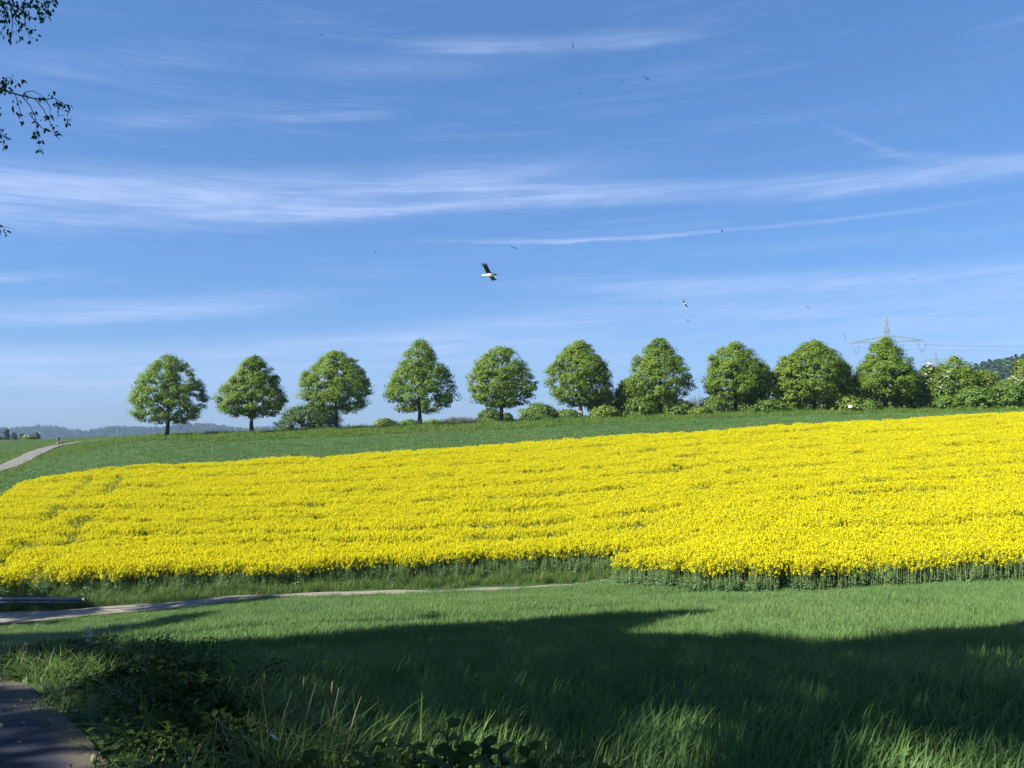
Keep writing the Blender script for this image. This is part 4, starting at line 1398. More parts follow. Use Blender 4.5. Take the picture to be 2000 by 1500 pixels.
# ------------------------------------------------------------------ guard rail, sign, pylons, cables
def guard_rail():
    pts = [np.array(p, float) for p in [(-33.0, 34.3), (-26.0, 34.15), (-21.3, 34.1), (-17.75, 34.4)]]
    prof = [(0.0, 0.0), (0.035, 0.02), (0.08, 0.06), (0.08, 0.095), (0.03, 0.125), (0.03, 0.165), (0.08, 0.195), (0.08, 0.23), (0.035, 0.27), (0.0, 0.29)]
    zt = [float(P(px, y, p[1])[2]) for px, y, p in ((-400, 1158, pts[0]), (-250, 1160, pts[1]), (0, 1166, pts[2]), (158, 1166, pts[3]))]
    root = thing('guard_rail', 'grey steel guard rail beside the shaded road at the left edge', 'guard rail', (pts[3][0], pts[3][1], tz(*pts[3])))
    base = np.array(root.location)
    mb = MB()
    V, Q = [], []
    m_ = len(prof)
    for i, p in enumerate(pts):
        for (o, h) in prof:
            V.append(np.array([p[0], p[1] - o, zt[i] - 0.30 + h]) - base)
        for (o, h) in prof:
            V.append(np.array([p[0], p[1] - o + 0.012, zt[i] - 0.30 + h]) - base)
    st = 2 * m_
    for i in range(len(pts) - 1):
        for q in range(m_ - 1):
            a = i * st + q
            Q.append((a, a + 1, a + 1 + st, a + st))
            a2 = a + m_
            Q.append((a2, a2 + st, a2 + st + 1, a2 + 1))
        for q in (0, m_ - 1):
            a = i * st + q
            Q.append((a, a + st, a + st + m_, a + m_))
    e = (len(pts) - 1) * st
    for q in range(m_ - 1):
        Q.append((e + q, e + q + 1, e + q + 1 + m_, e + q + m_))
    mb.add(V, None, Q)
    # rounded end piece
    mb.box(np.array([pts[3][0] + 0.06, pts[3][1] - 0.04, zt[3] - 0.155]) - base, (0.12, 0.10, 0.29))
    link('beam', mb.mesh('beam', [M['steel']]), root)
    for x, y, zz in ((-18.1, 34.45, zt[3]), (-19.9, 34.35, zt[3]), (-21.7, 34.2, zt[2]), (-24.0, 34.25, zt[2]), (-26.3, 34.25, zt[1])):
        pm = MB()
        g = tz(x, y)
        pm.box(np.array([x, y + 0.05, (zz - 0.04 + g - 0.3) / 2]) - base, (0.10, 0.06, zz - 0.04 - g + 0.3))
        link('post', pm.mesh('post', [M['steel']]), root)


guard_rail()


def sign_board():
    p = P(1661, 808, 95.2)
    zb = tz(p[0], 95.2)
    root = thing('sign', 'small white sign board on a thin post before the bushes', 'sign', (p[0], 95.2, zb))
    zt = P(1661, 792, 95.2)[2] - zb
    mb = MB()
    mb.tube([(0, 0, -0.2), (0, 0, zt - 0.05)], 0.03, 6)
    link('post', mb.mesh('post', [M['steel']], True), root)
    mb = MB()
    R = np.array(Matrix.Rotation(-0.35, 3, 'Z')) @ np.array(Matrix.Rotation(-0.45, 3, 'X'))
    mb.box((0, -0.06, zt - 0.12), (0.46, 0.03, 0.32), R)
    link('board', mb.mesh('board', [M['white']]), root)


sign_board()


def bars(mb, a, b, w):
    mb.tube([a, b], w, 4, cap=False)


def pylon(label, px, ytop, yarm, Yd, span, yaw, seed, w=0.12):
    top = P(px, ytop, Yd)
    zarm = P(px, yarm, Yd)[2]
    x = top[0]
    zb = tz(x, Yd)
    H, A = top[2] - zb, zarm - zb
    root = thing('pylon', label, 'pylon', (x, Yd, zb), 'electricity pylons beyond the hedge', yaw)
    pk, aw, bw = H, 1.5, 4.2
    mb = MB()

    def half(z):
        return bw + (aw - bw) * z / A if z < A else aw * (pk - z) / (pk - A) + 0.12
    zs = [-0.5] + list(np.linspace(A * 0.12, A, 9)) + list(np.linspace(A + (pk - A) * 0.2, pk, 5))
    for i in range(len(zs) - 1):
        h0, h1 = half(max(zs[i], 0)), half(zs[i + 1])
        cs0 = [np.array([sx * h0, sy * h0, zs[i]]) for sx, sy in ((-1, -1), (1, -1), (1, 1), (-1, 1))]
        cs1 = [np.array([sx * h1, sy * h1, zs[i + 1]]) for sx, sy in ((-1, -1), (1, -1), (1, 1), (-1, 1))]
        for q in range(4):
            bars(mb, cs0[q], cs1[q], w)
            bars(mb, cs0[q], cs1[(q + 1) % 4], w * 0.55)
            bars(mb, cs0[(q + 1) % 4], cs1[q], w * 0.55)
            bars(mb, cs1[q], cs1[(q + 1) % 4], w * 0.55)
    link('tower', mb.mesh('tower', [M['pylonsteel']]), root)
    tips = []
    for zarm_, sp_ in ((A, span), (A - (pk - A) * 0.85, span * 0.72)):
        for sgn in (-1, 1):
            mb = MB()
            tip = np.array([sgn * sp_ / 2, 0, zarm_ + 0.2])
            hh = half(zarm_)
            for sy in (-1, 1):
                bars(mb, np.array([sgn * hh, sy * hh, zarm_]), tip, w * 0.8)
                bars(mb, np.array([sgn * hh, sy * hh, zarm_ + 2.2]), tip, w * 0.7)
            for q in range(1, 8):
                f0, f1 = q / 8, (q + 1) / 8
                a = np.array([sgn * (hh + (sp_ / 2 - hh) * f0), hh * (1 - f0), zarm_])
                b = np.array([sgn * (hh + (sp_ / 2 - hh) * f0), hh * (1 - f0), zarm_ + 2.2 * (1 - f0) + 0.2])
                c = np.array([sgn * (hh + (sp_ / 2 - hh) * f1), -hh * (1 - f1), zarm_])
                bars(mb, a, b, w * 0.45)
                bars(mb, b, c, w * 0.45)
            link('cross_arm', mb.mesh('cross_arm', [M['pylonsteel']]), root)
            # strain insulators and the jumper loop under the arm
            for f in (0.98, 0.80):
                im = MB()
                c0 = np.array([sgn * sp_ / 2 * f, 0, zarm_])
                im.tube([c0, c0 + np.array([0.3, -0.9, -0.9]), c0 + np.array([0.6, -1.4, -1.7])], 0.10, 6)
                link('insulator', im.mesh('insulator', [M['cable']]), root)
                tips.append(c0 + np.array([0.6, -1.4, -1.7]))
            jm = MB()
            a, b = tips[-2], tips[-1]
            jm.tube([a + (b - a) * t_ + np.array([0, 0, -2.6 * math.sin(math.pi * t_)]) for t_ in np.linspace(0, 1, 9)], 0.07, 4)
            link('jumper_loop', jm.mesh('jumper_loop', [M['cable']]), root)
    mat = Matrix.Rotation(yaw, 4, 'Z')
    tw = [np.array(mat @ Vector(t)) + np.array([x, Yd, zb]) for t in tips]
    return tw, np.array([x, Yd, zb + H])


t1, peak1 = pylon('large lattice pylon rising behind the tenth linden', 1730, 617, 668, 300, 24.6, -0.35, 1)
t2, peak2 = pylon('smaller distant pylon seen right of the large one', 1827, 685, 706, 700, 27.5, -0.35, 2, 0.15)


def cable(a, b, sag, label, rad=0.022):
    mb = MB()
    ts = np.linspace(0, 1, 24)
    pts = [a + (b - a) * t + np.array([0, 0, -4 * sag * t * (1 - t)]) for t in ts]
    o0 = pts[0]
    mb.tube([p - o0 for p in pts], rad, 4, cap=False)
    o = link('power_cable', mb.mesh('power_cable', [M['cable']]), None, o0)
    tag(o, label, 'cable', 'cables of the power line')


cable(peak1, np.array([430.0, 330.0, 52.0]), 1.5, 'topmost thin cable running right from the large pylon peak', 0.012)
for i_, (q, zz) in enumerate(((2, 38.5), (3, 37.8), (0, 35.5))):
    cable(t1[q], np.array([430.0, 330.0 + 6 * i_, zz - i_ * 1.2]), 1.2, ('upper right cable leaving the large pylon arm tip', 'cable just below the upper right cable of the large pylon', 'lowest cable running right from the large pylon')[i_])
for q, lab in ((2, 'cable from the right arm tip down to the small pylon'), (3, 'cable from the inner right arm down to the small pylon'), (0, 'cable from the left arm tip towards the small pylon')):
    cable(t1[q], t2[q], 8.0, lab)


# ------------------------------------------------------------------ birds
def wing_mesh(span, chord, seed, fingers=5):
    """one wing along +x, leading edge to +y, slightly cambered, with splayed finger feathers"""
    mb = MB()
    xs = np.linspace(0, 0.72, 7) * span
    V, Q = [], []
    for x in xs:
        t = x / span
        c = chord * (1.0 - 0.18 * t)
        le = 0.5 * chord + 0.10 * chord * math.sin(t * 3)
        z = 0.10 * span * math.sin(t * 2.6)
        for f, th in ((0, 0.010), (0.35, 0.022), (1, 0.004)):
            V.append((x, le - c * f, z + th))
        for f, th in ((1, -0.004), (0.35, -0.008), (0, -0.010)):
            V.append((x, le - c * f, z + th))
    for i in range(len(xs) - 1):
        for q in range(6):
            a, b = i * 6 + q, i * 6 + (q + 1) % 6
            Q.append((a, b, b + 6, a + 6))
    mb.add(V, None, Q)
    z0 = 0.10 * span * math.sin(0.72 * 2.6)
    for k_ in range(fingers):
        f = k_ / (fingers - 1)
        y0 = 0.55 * chord - chord * 0.75 * f
        L = span * (0.30 - 0.10 * f)
        an = 0.12 - 0.55 * f
        a = np.array([0.69 * span, y0, z0])
        d = np.array([math.cos(an), math.sin(an), 0.10])
        mb.tube([a, a + d * L * 0.6, a + d * L], [chord * 0.10, chord * 0.09, chord * 0.02], 4)
    return mb


def stork(label, px, py, Yd, yaw, roll, pitch, scale, group=None, parts=True, flap=(0.15, 0.15)):
    loc = P(px, py, Yd)
    root = thing('stork', label, 'bird', loc, group)
    bx = Vector((-0.92, 0.39, -0.02)).normalized()          # heading
    wy = Vector((-0.335, -0.79, 0.51))                       # towards the raised wing
    zz_ = bx.cross(wy).normalized()
    wy = zz_.cross(bx).normalized()
    root.rotation_euler = Matrix((bx, wy, zz_)).transposed().to_euler()
    root.scale = (scale,) * 3
    # body along +x (head at +x), one continuous surface
    prof = [(-0.34, 0.02, 0.0), (-0.26, 0.07, 0.0), (-0.10, 0.115, 0.0), (0.06, 0.12, 0.0), (0.18, 0.085, 0.01), (0.27, 0.045, 0.025), (0.38, 0.034, 0.03), (0.47, 0.036, 0.028), (0.52, 0.046, 0.028), (0.57, 0.035, 0.026), (0.595, 0.016, 0.024)]
    mb = MB()
    mb.tube([(x, 0, z) for x, _, z in prof], [r_ for _, r_, _ in prof], 10)
    link('body', mb.mesh('body', [M['feather_white']], True), root)
    mb = MB()
    mb.tube([(0.59, 0, 0.024), (0.68, 0, 0.016), (0.78, 0, 0.008)], [0.016, 0.011, 0.003], 6)
    link('bill', mb.mesh('bill', [M['bill']], True), root)
    for sy in (-1, 1):
        mb = MB()
        mb.tube([(-0.24, 0.03 * sy, -0.03), (-0.45, 0.03 * sy, -0.03), (-0.66, 0.028 * sy, -0.025), (-0.76, 0.03 * sy, -0.03)], [0.016, 0.009, 0.009, 0.012], 5)
        link('leg', mb.mesh('leg', [M['bill']], True), root)
    mb = MB()
    mb.box((-0.37, 0, 0.0), (0.16, 0.13, 0.018))
    link('tail', mb.mesh('tail', [M['feather_black']]), root)
    for sy, fl in ((1, flap[0]), (-1, flap[1])):
        w = link('wing', wing_mesh(0.92, 0.34, 3).mesh('wing', [M['feather_black']]), root)
        # wing built along +x with the leading edge +y; turn it so that it points sideways
        R = Matrix.Rotation(sy * math.pi / 2, 4, 'Z')
        if sy < 0:
            m4 = R
        else:
            m4 = Matrix.Rotation(math.pi / 2, 4, 'Z') @ Matrix.Scale(-1, 4, (0, 1, 0))
        m4 = Matrix.Translation((0.04, 0.07 * sy, 0.05)) @ Matrix.Rotation(fl * sy, 4, 'X') @ m4
        w.matrix_local = m4
        c = MB()
        c.add([(0.02, 0.17, 0.028), (0.34, 0.19, 0.105), (0.34, 0.09, 0.110), (0.02, 0.06, 0.032), (0.02, 0.17, 0.020), (0.34, 0.19, 0.095), (0.34, 0.09, 0.10), (0.02, 0.06, 0.022)], None, [(0, 1, 2, 3), (7, 6, 5, 4), (0, 4, 5, 1), (1, 5, 6, 2), (2, 6, 7, 3), (3, 7, 4, 0)])
        link('wing_covert', c.mesh('wing_covert', [M['feather_grey']]), w)
    return root


stork('white stork with black flight feathers gliding above the fifth linden', 957, 537, 52, math.pi, -0.95, 0.05, 1.0, None, True, (0.05, 0.18))


def small_bird_mesh(white):
    mb = MB()
    mb.tube([(-0.30, 0, 0), (-0.12, 0, 0), (0.08, 0, 0.0), (0.22, 0, 0.01), (0.34, 0, 0.0)], [0.03, 0.08, 0.09, 0.05, 0.008], 6, mat=0)
    for sy in (-1, 1):
        V = []
        for x0, x1, y, z in ((0.16, -0.10, 0.05, 0.02), (0.22, -0.08, 0.35, 0.10), (0.10, -0.12, 0.70, 0.09), (-0.04, -0.12, 0.95, 0.05)):
            V += [(x0, sy * y, z + 0.012), (x1, sy * y, z + 0.006), (x0, sy * y, z - 0.012), (x1, sy * y, z - 0.006)]
        Q = []
        for i in range(3):
            a = i * 4
            Q += [(a, a + 1, a + 5, a + 4), (a + 2, a + 6, a + 7, a + 3), (a, a + 4, a + 6, a + 2), (a + 1, a + 3, a + 7, a + 5)]
        mb.add(V, None, Q, mat=1)
    mb.add([(-0.28, 0.03, 0.01), (-0.28, -0.03, 0.01), (-0.48, -0.09, 0.005), (-0.48, 0.09, 0.005), (-0.28, 0.03, -0.01), (-0.28, -0.03, -0.01), (-0.48, -0.09, -0.005), (-0.48, 0.09, -0.005)], None,
           [(0, 1, 2, 3), (7, 6, 5, 4), (0, 3, 7, 4), (1, 5, 6, 2), (2, 6, 7, 3)], mat=1)
    return mb.mesh('bird', [M['feather_white'] if white else M['feather_grey'], M['feather_black']])


BD, BW = small_bird_mesh(False), small_bird_mesh(True)
# px, py, distance, rotation (x,y,z), white?, label
BIRDS = [
    (1119, 89, 150, (1.35, 0.2, 1.7), 0, 'dark bird with wings upright, topmost in the middle of the sky'),
    (1263, 154, 160, (0.7, 0.1, 1.2), 0, 'dark bird banking in the upper right of the sky'),
    (1135, 182, 210, (0.6, 0.3, 0.4), 0, 'tiny dark bird below the topmost one'),
    (1215, 158, 330, (1.0, 0.2, 0.6), 0, 'faint speck of a bird left of the banking dark bird'),
    (1224, 289, 250, (0.9, 0.1, 0.9), 0, 'tiny bird at the upper edge of the long cirrus band'),
    (1410, 451, 300, (0.5, 0.2, 2.4), 0, 'small dark bird on the right below the vapour trail'),
    (1003, 484, 170, (0.35, 0.1, 1.5), 0, 'dark gliding bird just above the large stork'),
    (1338, 593, 165, (1.1, 0.3, 2.3), 1, 'black and white bird banking above the right-hand lindens'),
    (1290, 591, 230, (0.6, 0.1, 1.1), 0, 'faint bird left of the black and white one'),
    (1342, 626, 270, (0.5, 0.2, 1.3), 0, 'left bird of the faint pair over the hedge'),
    (1347, 627, 265, (0.6, 0.1, 1.0), 0, 'right bird of the faint pair over the hedge'),
    (1650, 657, 210, (1.2, 0.2, 0.8), 1, 'white bodied bird flying left of the large pylon'),
    (628, 68, 240, (0.4, 0.1, 1.4), 0, 'tiny bird high up left of the sky centre'),
    (733, 493, 260, (0.7, 0.1, 0.9), 0, 'tiny bird at the left below the vapour trail'),
    (261, 74, 270, (0.6, 0.1, 0.7), 0, 'tiny bird near the leafy twigs, upper left'),
    (1578, 600, 260, (0.3, 0.1, 1.5), 0, 'faint bird above the merging linden'),
    (1782, 546, 330, (0.5, 0.1, 1.2), 0, 'faint speck of a bird above and right of the pylon peak'),
]
for (px, py, Yd, rot, wh, lab) in BIRDS:
    o = link('bird', BW if wh else BD, None, P(px, py, Yd))
    o.rotation_euler = rot
    tag(o, lab, 'bird', 'birds circling in the sky')


# ------------------------------------------------------------------ person with a dog on the far road
def skin_mesh(name, verts, edges, radii, mat, subdiv=2, parent=None):
    me = bpy.data.meshes.new(name)
    me.from_pydata(verts, edges, [])
    o = link(name, me, parent)
    o.modifiers.new('skin', 'SKIN')
    for i, sv_ in enumerate(me.skin_vertices[0].data):
        sv_.radius = (radii[i], radii[i])
        sv_.use_root = (i == 0)
    s = o.modifiers.new('smooth', 'SUBSURF')
    s.levels = s.render_levels = subdiv
    dg = bpy.context.evaluated_depsgraph_get()
    m2 = bpy.data.meshes.new_from_object(o.evaluated_get(dg))
    m2.name = name
    o.modifiers.clear()
    o.data = m2
    m2.materials.clear()
    m2.materials.append(mat)
    m2.polygons.foreach_set('use_smooth', np.ones(len(m2.polygons), bool))
    return o


def person():
    p = P(113, 872, 136.0)
    loc = (p[0], 136.0, tz(p[0], 136.0) + 0.12)
    root = thing('person', 'person in dark jacket and pale trousers walking on the far road', 'person', loc, None, 0.6)
    # walking, leaning slightly forward (+x)
    J = [(0, 0, 0.92), (0.03, 0, 1.10), (0.07, 0, 1.36), (0.09, 0, 1.48), (0.11, 0, 1.62), (0.12, 0, 1.70),
         (0, 0.09, 0.88), (0.10, 0.10, 0.50), (0.02, 0.10, 0.08), (0.16, 0.10, 0.04),
         (0, -0.09, 0.88), (-0.02, -0.10, 0.50), (-0.20, -0.10, 0.10), (-0.08, -0.10, 0.05),
         (0.07, 0.19, 1.36), (0.0, 0.24, 1.08), (0.14, 0.23, 0.90), (0.20, 0.22, 0.85),
         (0.07, -0.19, 1.36), (0.16, -0.24, 1.10), (0.34, -0.22, 1.02), (0.41, -0.21, 1.01)]
    E = [(0, 1), (1, 2), (2, 3), (3, 4), (4, 5), (0, 6), (6, 7), (7, 8), (8, 9), (0, 10), (10, 11), (11, 12), (12, 13), (2, 14), (14, 15), (15, 16), (16, 17), (2, 18), (18, 19), (19, 20), (20, 21)]
    R = [0.14, 0.13, 0.15, 0.06, 0.10, 0.08, 0.09, 0.065, 0.045, 0.04, 0.09, 0.065, 0.045, 0.04, 0.065, 0.05, 0.04, 0.035, 0.065, 0.05, 0.04, 0.035]
    skin_mesh('body', J, E, R, M['skin'], 1, root)
    skin_mesh('jacket', [J[1], (0.07, 0, 1.34), J[14], J[15], (0.10, 0.23, 0.96), J[18], J[19], (0.28, -0.225, 1.05), (0.0, 0, 0.86), (0.085, 0, 1.46)], [(0, 1), (1, 2), (2, 3), (3, 4), (1, 5), (5, 6), (6, 7), (0, 8), (1, 9)],
              [0.165, 0.18, 0.085, 0.07, 0.058, 0.085, 0.07, 0.058, 0.17, 0.08], M['jacket'], 1, root)
    skin_mesh('trousers', [(0, 0, 0.90), J[6], J[7], (0.03, 0.10, 0.14), J[10], J[11], (-0.17, -0.10, 0.16)], [(0, 1), (1, 2), (2, 3), (0, 4), (4, 5), (5, 6)], [0.155, 0.11, 0.085, 0.07, 0.11, 0.085, 0.07], M['trousers'], 1, root)
    skin_mesh('hair', [(0.09, 0, 1.70), (0.05, 0, 1.66), (0.035, 0, 1.58)], [(0, 1), (1, 2)], [0.10, 0.10, 0.07], M['hair'], 1, root)
    # dog to the right of the person
    q = P(121, 872, 136.0)
    dl = (q[0], 135.6, tz(q[0], 135.6) + 0.12)
    dog = thing('dog', 'brown dog sniffing at the road edge next to the person', 'dog', dl, None, 0.1)
    DV = [(-0.28, 0, 0.46), (0, 0, 0.47), (0.26, 0, 0.49), (0.42, 0, 0.56), (0.54, 0, 0.52), (0.68, 0, 0.47),
          (0.26, 0.09, 0.38), (0.27, 0.09, 0.20), (0.25, 0.09, 0.03), (0.30, 0.09, 0.02), (0.26, -0.09, 0.38), (0.33, -0.09, 0.21), (0.29, -0.09, 0.03), (0.34, -0.09, 0.02),
          (-0.30, 0.09, 0.38), (-0.22, 0.09, 0.26), (-0.36, 0.09, 0.16), (-0.33, 0.09, 0.03), (-0.28, 0.09, 0.02), (-0.30, -0.09, 0.38), (-0.20, -0.09, 0.26), (-0.32, -0.09, 0.15), (-0.28, -0.09, 0.03), (-0.23, -0.09, 0.02),
          (-0.42, 0, 0.50), (-0.58, 0, 0.62)]
    DE = [(0, 1), (1, 2), (2, 3), (3, 4), (4, 5), (2, 6), (6, 7), (7, 8), (8, 9), (2, 10), (10, 11), (11, 12), (12, 13), (0, 14), (14, 15), (15, 16), (16, 17), (17, 18), (0, 19), (19, 20), (20, 21), (21, 22), (22, 23), (0, 24), (24, 25)]
    DR = [0.11, 0.115, 0.14, 0.085, 0.085, 0.04, 0.06, 0.035, 0.03, 0.028, 0.06, 0.035, 0.03, 0.028, 0.08, 0.06, 0.035, 0.03, 0.028, 0.08, 0.06, 0.035, 0.03, 0.028, 0.035, 0.02]
    skin_mesh('body', DV, DE, DR, M['dog'], 1, dog)
    for sy in (-1, 1):
        mb = MB()
        mb.add([(0.50, 0.06 * sy, 0.61), (0.45, 0.08 * sy, 0.60), (0.49, 0.10 * sy, 0.48), (0.50, 0.085 * sy, 0.60)], [(0, 1, 2), (0, 2, 3), (1, 3, 2), (0, 3, 1)])
        link('ear', mb.mesh('ear', [M['dog']]), dog)


person()

# ------------------------------------------------------------------ foreground weeds
WL = []
for q_ in range(4):
    r = np.random.default_rng(950 + q_)
    V, Qd = [], []
    prof = [(0, 0.03), (0.18, 0.24), (0.42, 0.34), (0.68, 0.24), (0.88, 0.10), (1.0, 0.01)]
    dr_ = r.uniform(0.15, 0.5)
    for t, w in prof:
        z = 0.18 * t - dr_ * t * t
        wv = r.normal(0, 0.02)
        V += [(t, w, z + 0.10 * w + wv), (t, 0, z - 0.03), (t, -w, z + 0.10 * w - wv)]
    for i in range(5):
        a = i * 3
        Qd += [(a, a + 1, a + 4, a + 3), (a + 1, a + 2, a + 5, a + 4)]
    WL.append(mk_mesh('weed_leaf', V, [Qd], [M['weed']], True))


def weed(label, px, Yd, h, nl, ls, seed, name='broadleaf_weed', cat='weed', group='broad-leaved weeds at the bottom edge', narrow=1.0):
    x = (px - 1000) / F * Yd
    zb = tz(x, Yd)
    root = thing(name, label, cat, (x, Yd, zb), group)
    r = np.random.default_rng(seed)
    mb = MB()
    stems = []
    for _ in range(max(2, nl // 8)):
        an = r.uniform(0, 6.28)
        L = r.uniform(0.05, 0.22)
        hh = h * r.uniform(0.7, 1.0)
        e = np.array([math.cos(an) * L, math.sin(an) * L, hh])
        mb.tube([(0.3 * e[0], 0.3 * e[1], -0.05), (e[0] * 0.6, e[1] * 0.6, hh * 0.5), e], [0.006, 0.005, 0.003], 5)
        stems.append(e)
    link('stem', mb.mesh('stem', [M['weed']], True), root)
    for i in range(nl):
        e = stems[i % len(stems)]
        t = r.uniform(0.35, 1.0) if i >= len(stems) else 1.0
        p = np.array([e[0] * (0.3 + 0.7 * t), e[1] * (0.3 + 0.7 * t), e[2] * t])
        o = bpy.data.objects.new('leaf', WL[r.integers(0, 4)])
        COL.objects.link(o)
        o.parent = root
        o.location = p
        o.rotation_euler = (r.normal(0, 0.35), r.uniform(-0.5, 0.35), r.uniform(0, 6.28))
        s = ls * r.uniform(0.65, 1.25)
        o.scale = (s, s * narrow, s)


WEEDS = [
    (664, 3.55, 1462, 20, 0.095, 'weed with drooping pointed leaves at the bottom, right of the tussock'),
    (722, 3.75, 1440, 22, 0.10, 'leafy dark weed right of the dry grass tussock'),
    (790, 3.85, 1424, 24, 0.11, 'weed with a large pale drooping leaf, left of the lit grass'),
    (838, 3.55, 1436, 22, 0.10, 'low weed below the weed with the pale drooping leaf'),
    (890, 3.9, 1428, 24, 0.10, 'tall weed just in front of the sunlit grass patch'),
    (940, 3.6, 1440, 24, 0.105, 'weed with round leaves below the sunlit grass patch'),
    (985, 3.75, 1436, 22, 0.10, 'weed with a yellowish bright leaf, right of the sunlit grass'),
    (1030, 3.5, 1456, 18, 0.09, 'low weed at the right end of the weed bed'),
    (1098, 3.45, 1468, 14, 0.09, 'single weed rosette standing in the wheat at the bottom edge'),
    (620, 3.45, 1480, 16, 0.085, 'low weed directly before the tussock'),
    (760, 3.4, 1470, 18, 0.09, 'low dark weed at the bottom edge, left of centre'),
    (540, 3.5, 1458, 14, 0.075, 'light green weed at the foot of the sunlit grass tuft'),
]
for i, (px, Yd, h, nl, ls, lab) in enumerate(WEEDS):
    weed(lab, px, Yd, max(0.25, float(P(px, h, Yd)[2]) - tz((px - 1000) / F * Yd, Yd)), int(nl * 2.3), ls * 0.86, 970 + i)


def tussock(label, px, Yd, h, n, seed, spread=0.16, name='grass_tussock', dry=0.25):
    x = (px - 1000) / F * Yd
    zb = tz(x, Yd)
    root = thing(name, label, 'grass tuft', (x, Yd, zb))
    a = blade_patch('blades', n, spread * 4, h * 0.45, h, 0.010, 0.9, (0.05, 0), M['grass'], 5, [M['grass'], M['drygrass']], seed, 0.25)
    link('blades', a.data, root)
    r = np.random.default_rng(seed)
    for k_ in range(3):
        mb = MB()
        sx, sy = r.normal(0, spread * 0.6, 2)
        hh = h * r.uniform(1.0, 1.2)
        mb.tube([(sx, sy, 0), (sx * 1.1, sy * 1.1, hh * 0.6), (sx * 1.2 + r.normal(0, .03), sy * 1.2, hh)], [0.003, 0.0025, 0.002], 4)
        mb.tube([(sx * 1.2, sy * 1.2, hh * 0.93), (sx * 1.2, sy * 1.2, hh * 1.0), (sx * 1.2, sy * 1.2, hh * 1.06)], [0.003, 0.008, 0.002], 5)
        link('stalk', mb.mesh('stalk', [M['drygrass']]), root)


tussock('tall dark grass tussock with dry stalks left of the weed bed', 610, 4.5, 0.56, 300, 1001, 0.2)
tussock('sunlit light green grass tuft at the bottom left of centre', 505, 3.9, 0.34, 240, 1002, 0.12)
tussock('small tussock with upright dark stalks behind the big one', 560, 5.4, 0.46, 140, 1003, 0.12)
tussock('grass tuft at the path edge in the left foreground', 70, 9.7, 0.35, 160, 1004, 0.2)

# dry leaves and bits on the path
r = np.random.default_rng(1050)
ly = r.uniform(2.5, 12.0, 260)
edge = np.interp(ly, [p[1] for p in PATH_R], [p[0] for p in PATH_R])
lx = edge - np.abs(r.normal(0, 0.55, 260)) - 0.02
LV, LT = leaves(np.stack([lx, ly, terrain(lx, ly) + 0.075], 1), r.normal(size=(260, 3)) * 0.25 + np.array([0, 0, 1.0]), r.uniform(0.02, 0.055, 260), r, 0.3, 0.6)
tag(link('leaf_litter', mk_mesh('leaf_litter', LV, [LT], [M['drygrass']])), 'dry leaves lying along the edge of the shaded path', 'leaf litter', kind='stuff')

# leafy undergrowth between path and wheat
def leaf_patch(name, n, size, h, ls, seed):
    r = np.random.default_rng(seed)
    C = np.stack([r.uniform(-size / 2, size / 2, n), r.uniform(-size / 2, size / 2, n), h * r.random(n) ** 0.7], 1)
    nr = r.normal(size=(n, 3)) * 0.6 + np.array([0, -0.1, 1.0])
    V, T = leaves(C, nr, ls * r.uniform(0.6, 1.3, n), r, 0.2, 0.62)
    return source(name, mk_mesh(name, V, [T], [M['undergrowth']]))


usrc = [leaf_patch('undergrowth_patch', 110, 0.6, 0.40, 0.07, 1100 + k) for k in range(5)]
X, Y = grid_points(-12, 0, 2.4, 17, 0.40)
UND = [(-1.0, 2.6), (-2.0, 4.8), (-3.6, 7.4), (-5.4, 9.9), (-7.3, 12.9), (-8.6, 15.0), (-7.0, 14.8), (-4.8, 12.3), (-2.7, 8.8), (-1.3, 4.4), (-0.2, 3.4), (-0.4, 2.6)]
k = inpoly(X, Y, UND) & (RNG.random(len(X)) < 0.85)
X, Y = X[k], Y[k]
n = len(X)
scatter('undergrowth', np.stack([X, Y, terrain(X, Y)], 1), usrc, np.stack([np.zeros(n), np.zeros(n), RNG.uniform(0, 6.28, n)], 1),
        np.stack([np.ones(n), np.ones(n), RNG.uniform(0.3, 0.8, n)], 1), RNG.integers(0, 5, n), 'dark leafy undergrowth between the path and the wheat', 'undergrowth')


def low_shrub(label, px, Yd, h, rx, seed):
    x = (px - 1000) / F * Yd
    zb = tz(x, Yd)
    root = thing('low_shrub', label, 'shrub', (x, Yd, zb), 'low shrubs in the shaded verge')
    r = np.random.default_rng(seed)
    mb = MB()
    for k_ in range(7):
        an = r.uniform(0, 6.28)
        mb.tube([(0, 0, -0.05), (rx * 0.4 * math.cos(an), rx * 0.4 * math.sin(an), h * 0.6), (rx * 0.8 * math.cos(an), rx * 0.8 * math.sin(an), h * 0.95)], [0.008, 0.006, 0.003], 4)
    link('stem', mb.mesh('stem', [M['bark']]), root)
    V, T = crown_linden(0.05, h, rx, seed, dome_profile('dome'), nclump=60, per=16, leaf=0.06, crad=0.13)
    link('foliage', mk_mesh('foliage', V, [T], [M['undergrowth']]), root)


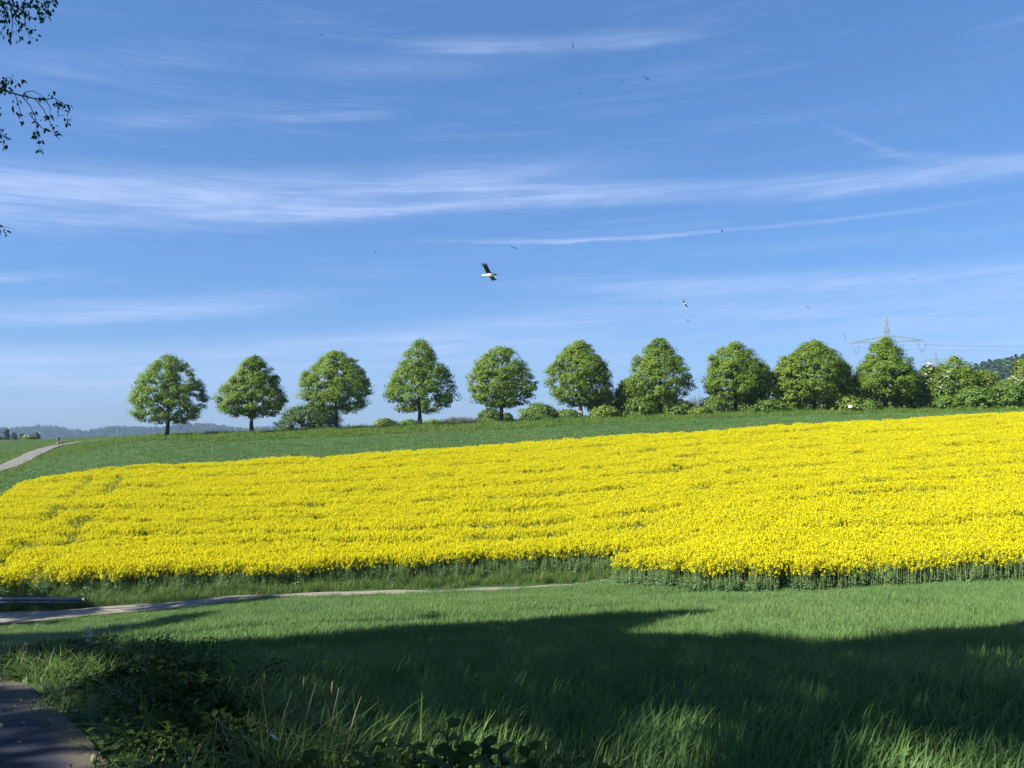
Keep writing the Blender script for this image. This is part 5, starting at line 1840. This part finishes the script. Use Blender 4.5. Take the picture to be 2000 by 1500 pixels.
for i, (px, yt, Yd, rx, lab) in enumerate([
    (75, 1258, 10.2, 0.5, 'low light-flecked shrub nearest the path edge on the left'),
    (140, 1252, 9.4, 0.5, 'leafy shrub left of the thin yellow-headed stalks'),
    (222, 1276, 8.7, 0.5, 'dark shrub right of the thin yellow-headed stalks'),
    (300, 1280, 8.2, 0.45, 'low dark shrub in the middle of the shaded verge'),
    (375, 1270, 7.6, 0.34, 'dark shrub jutting against the wheat'),
    (255, 1306, 7.2, 0.45, 'flat dark shrub below the others in the shaded verge'),
    (395, 1318, 6.3, 0.4, 'dark shrub close to the tall tussock'),
    (445, 1345, 5.5, 0.35, 'dark low shrub left of the tussock stalks'),
]):
    zb_ = tz((px - 1000) / F * Yd, Yd)
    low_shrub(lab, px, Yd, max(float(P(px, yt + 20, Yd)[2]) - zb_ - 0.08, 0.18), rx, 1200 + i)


def stalk_plant(label, px, ytop, Yd, seed):
    x = (px - 1000) / F * Yd
    zb = tz(x, Yd)
    h = P(px, ytop, Yd)[2] - zb
    root = thing('stalk_plant', label, 'plant', (x, Yd, zb), 'tall stalks with pale heads')
    r = np.random.default_rng(seed)
    mb = MB()
    mb.tube([(0, 0, -0.05), (0.02, 0, h * 0.5), (0, 0.01, h)], [0.008, 0.006, 0.004], 5)
    link('stem', mb.mesh('stem', [M['rapestem']], True), root)
    C = np.array([[0, 0, h]]) + r.normal(0, 0.03, (10, 3))
    V, T = clump_leaves(C, np.tile([[0, 0, 1.0]], (10, 1)), np.full(10, 0.04), 9, 0.03, r)
    link('flower_head', mk_mesh('flower_head', V, [T], [M['blossom']]), root)
    C = np.stack([r.normal(0, 0.05, 12), r.normal(0, 0.05, 12), h * r.uniform(0.1, 0.75, 12)], 1)
    V, T = clump_leaves(C, np.tile([[0, 0, 1.0]], (12, 1)), np.full(12, 0.07), 4, 0.08, r)
    link('foliage', mk_mesh('foliage', V, [T], [M['undergrowth']]), root)


stalk_plant('taller thin stalk with a pale yellowish head at the verge', 183, 1228, 12.5, 1301)
stalk_plant('shorter thin stalk with a pale head just right of the taller one', 188, 1244, 11.5, 1302)


def dock():
    x, Yd = (176 - 1000) / F * 33.9, 33.95
    root = thing('dock_plant', 'dark upright plant with tiers of leaves right of the guard rail', 'plant', (x, Yd, tz(x, Yd)))
    r = np.random.default_rng(1310)
    mb = MB()
    mb.tube([(0, 0, -0.05), (0.03, 0, 0.35), (0, 0, 0.85)], [0.025, 0.02, 0.01], 5)
    link('stem', mb.mesh('stem', [M['bark']], True), root)
    C = np.array([(0, 0, 0.9), (0.12, 0, 0.88), (-0.1, 0, 0.72), (0.14, 0.05, 0.66), (-0.02, 0, 0.62), (-0.2, 0, 0.55), (0.1, 0, 0.5), (-0.12, 0, 0.45)])
    V, T = clump_leaves(C, np.tile([[0, -0.3, 1.0]], (8, 1)), np.full(8, 0.13), 14, 0.09, r, 0.4)
    link('foliage', mk_mesh('foliage', V, [T], [M['bushdark']]), root)


dock()
mb = MB()
mb.add([(-0.03, 0, 0), (0, 0.008, 0.006), (0.035, 0, 0.0), (0, -0.008, 0.004), (0, 0, -0.004)], [(0, 1, 4), (1, 2, 4), (2, 3, 4), (3, 0, 4), (0, 3, 1), (3, 2, 1)])
pp = P(535, 1440, 3.85)
o = link('petal', mb.mesh('petal', [M['blossom']]), None, pp)
o.rotation_euler = (0.3, 0.5, -0.3)
tag(o, 'small white petal caught in the sunlit grass tuft', 'petal')

# ------------------------------------------------------------------ air
mb = MB()
mb.box((0, 0, 41.0), (5900, 5900, 142.0))
hz_m, hb, hout = mat_new('haze')
pv_ = hb.n.new('ShaderNodeVolumePrincipled')
pv_.inputs['Color'].default_value = (0.30, 0.41, 0.64, 1)
pv_.inputs['Density'].default_value = 0.00022
pv_.inputs['Anisotropy'].default_value = 0.1
hb.l.new(pv_.outputs[0], hout.inputs['Volume'])
tag(link('haze', mb.mesh('haze', [hz_m])), kind='stuff')
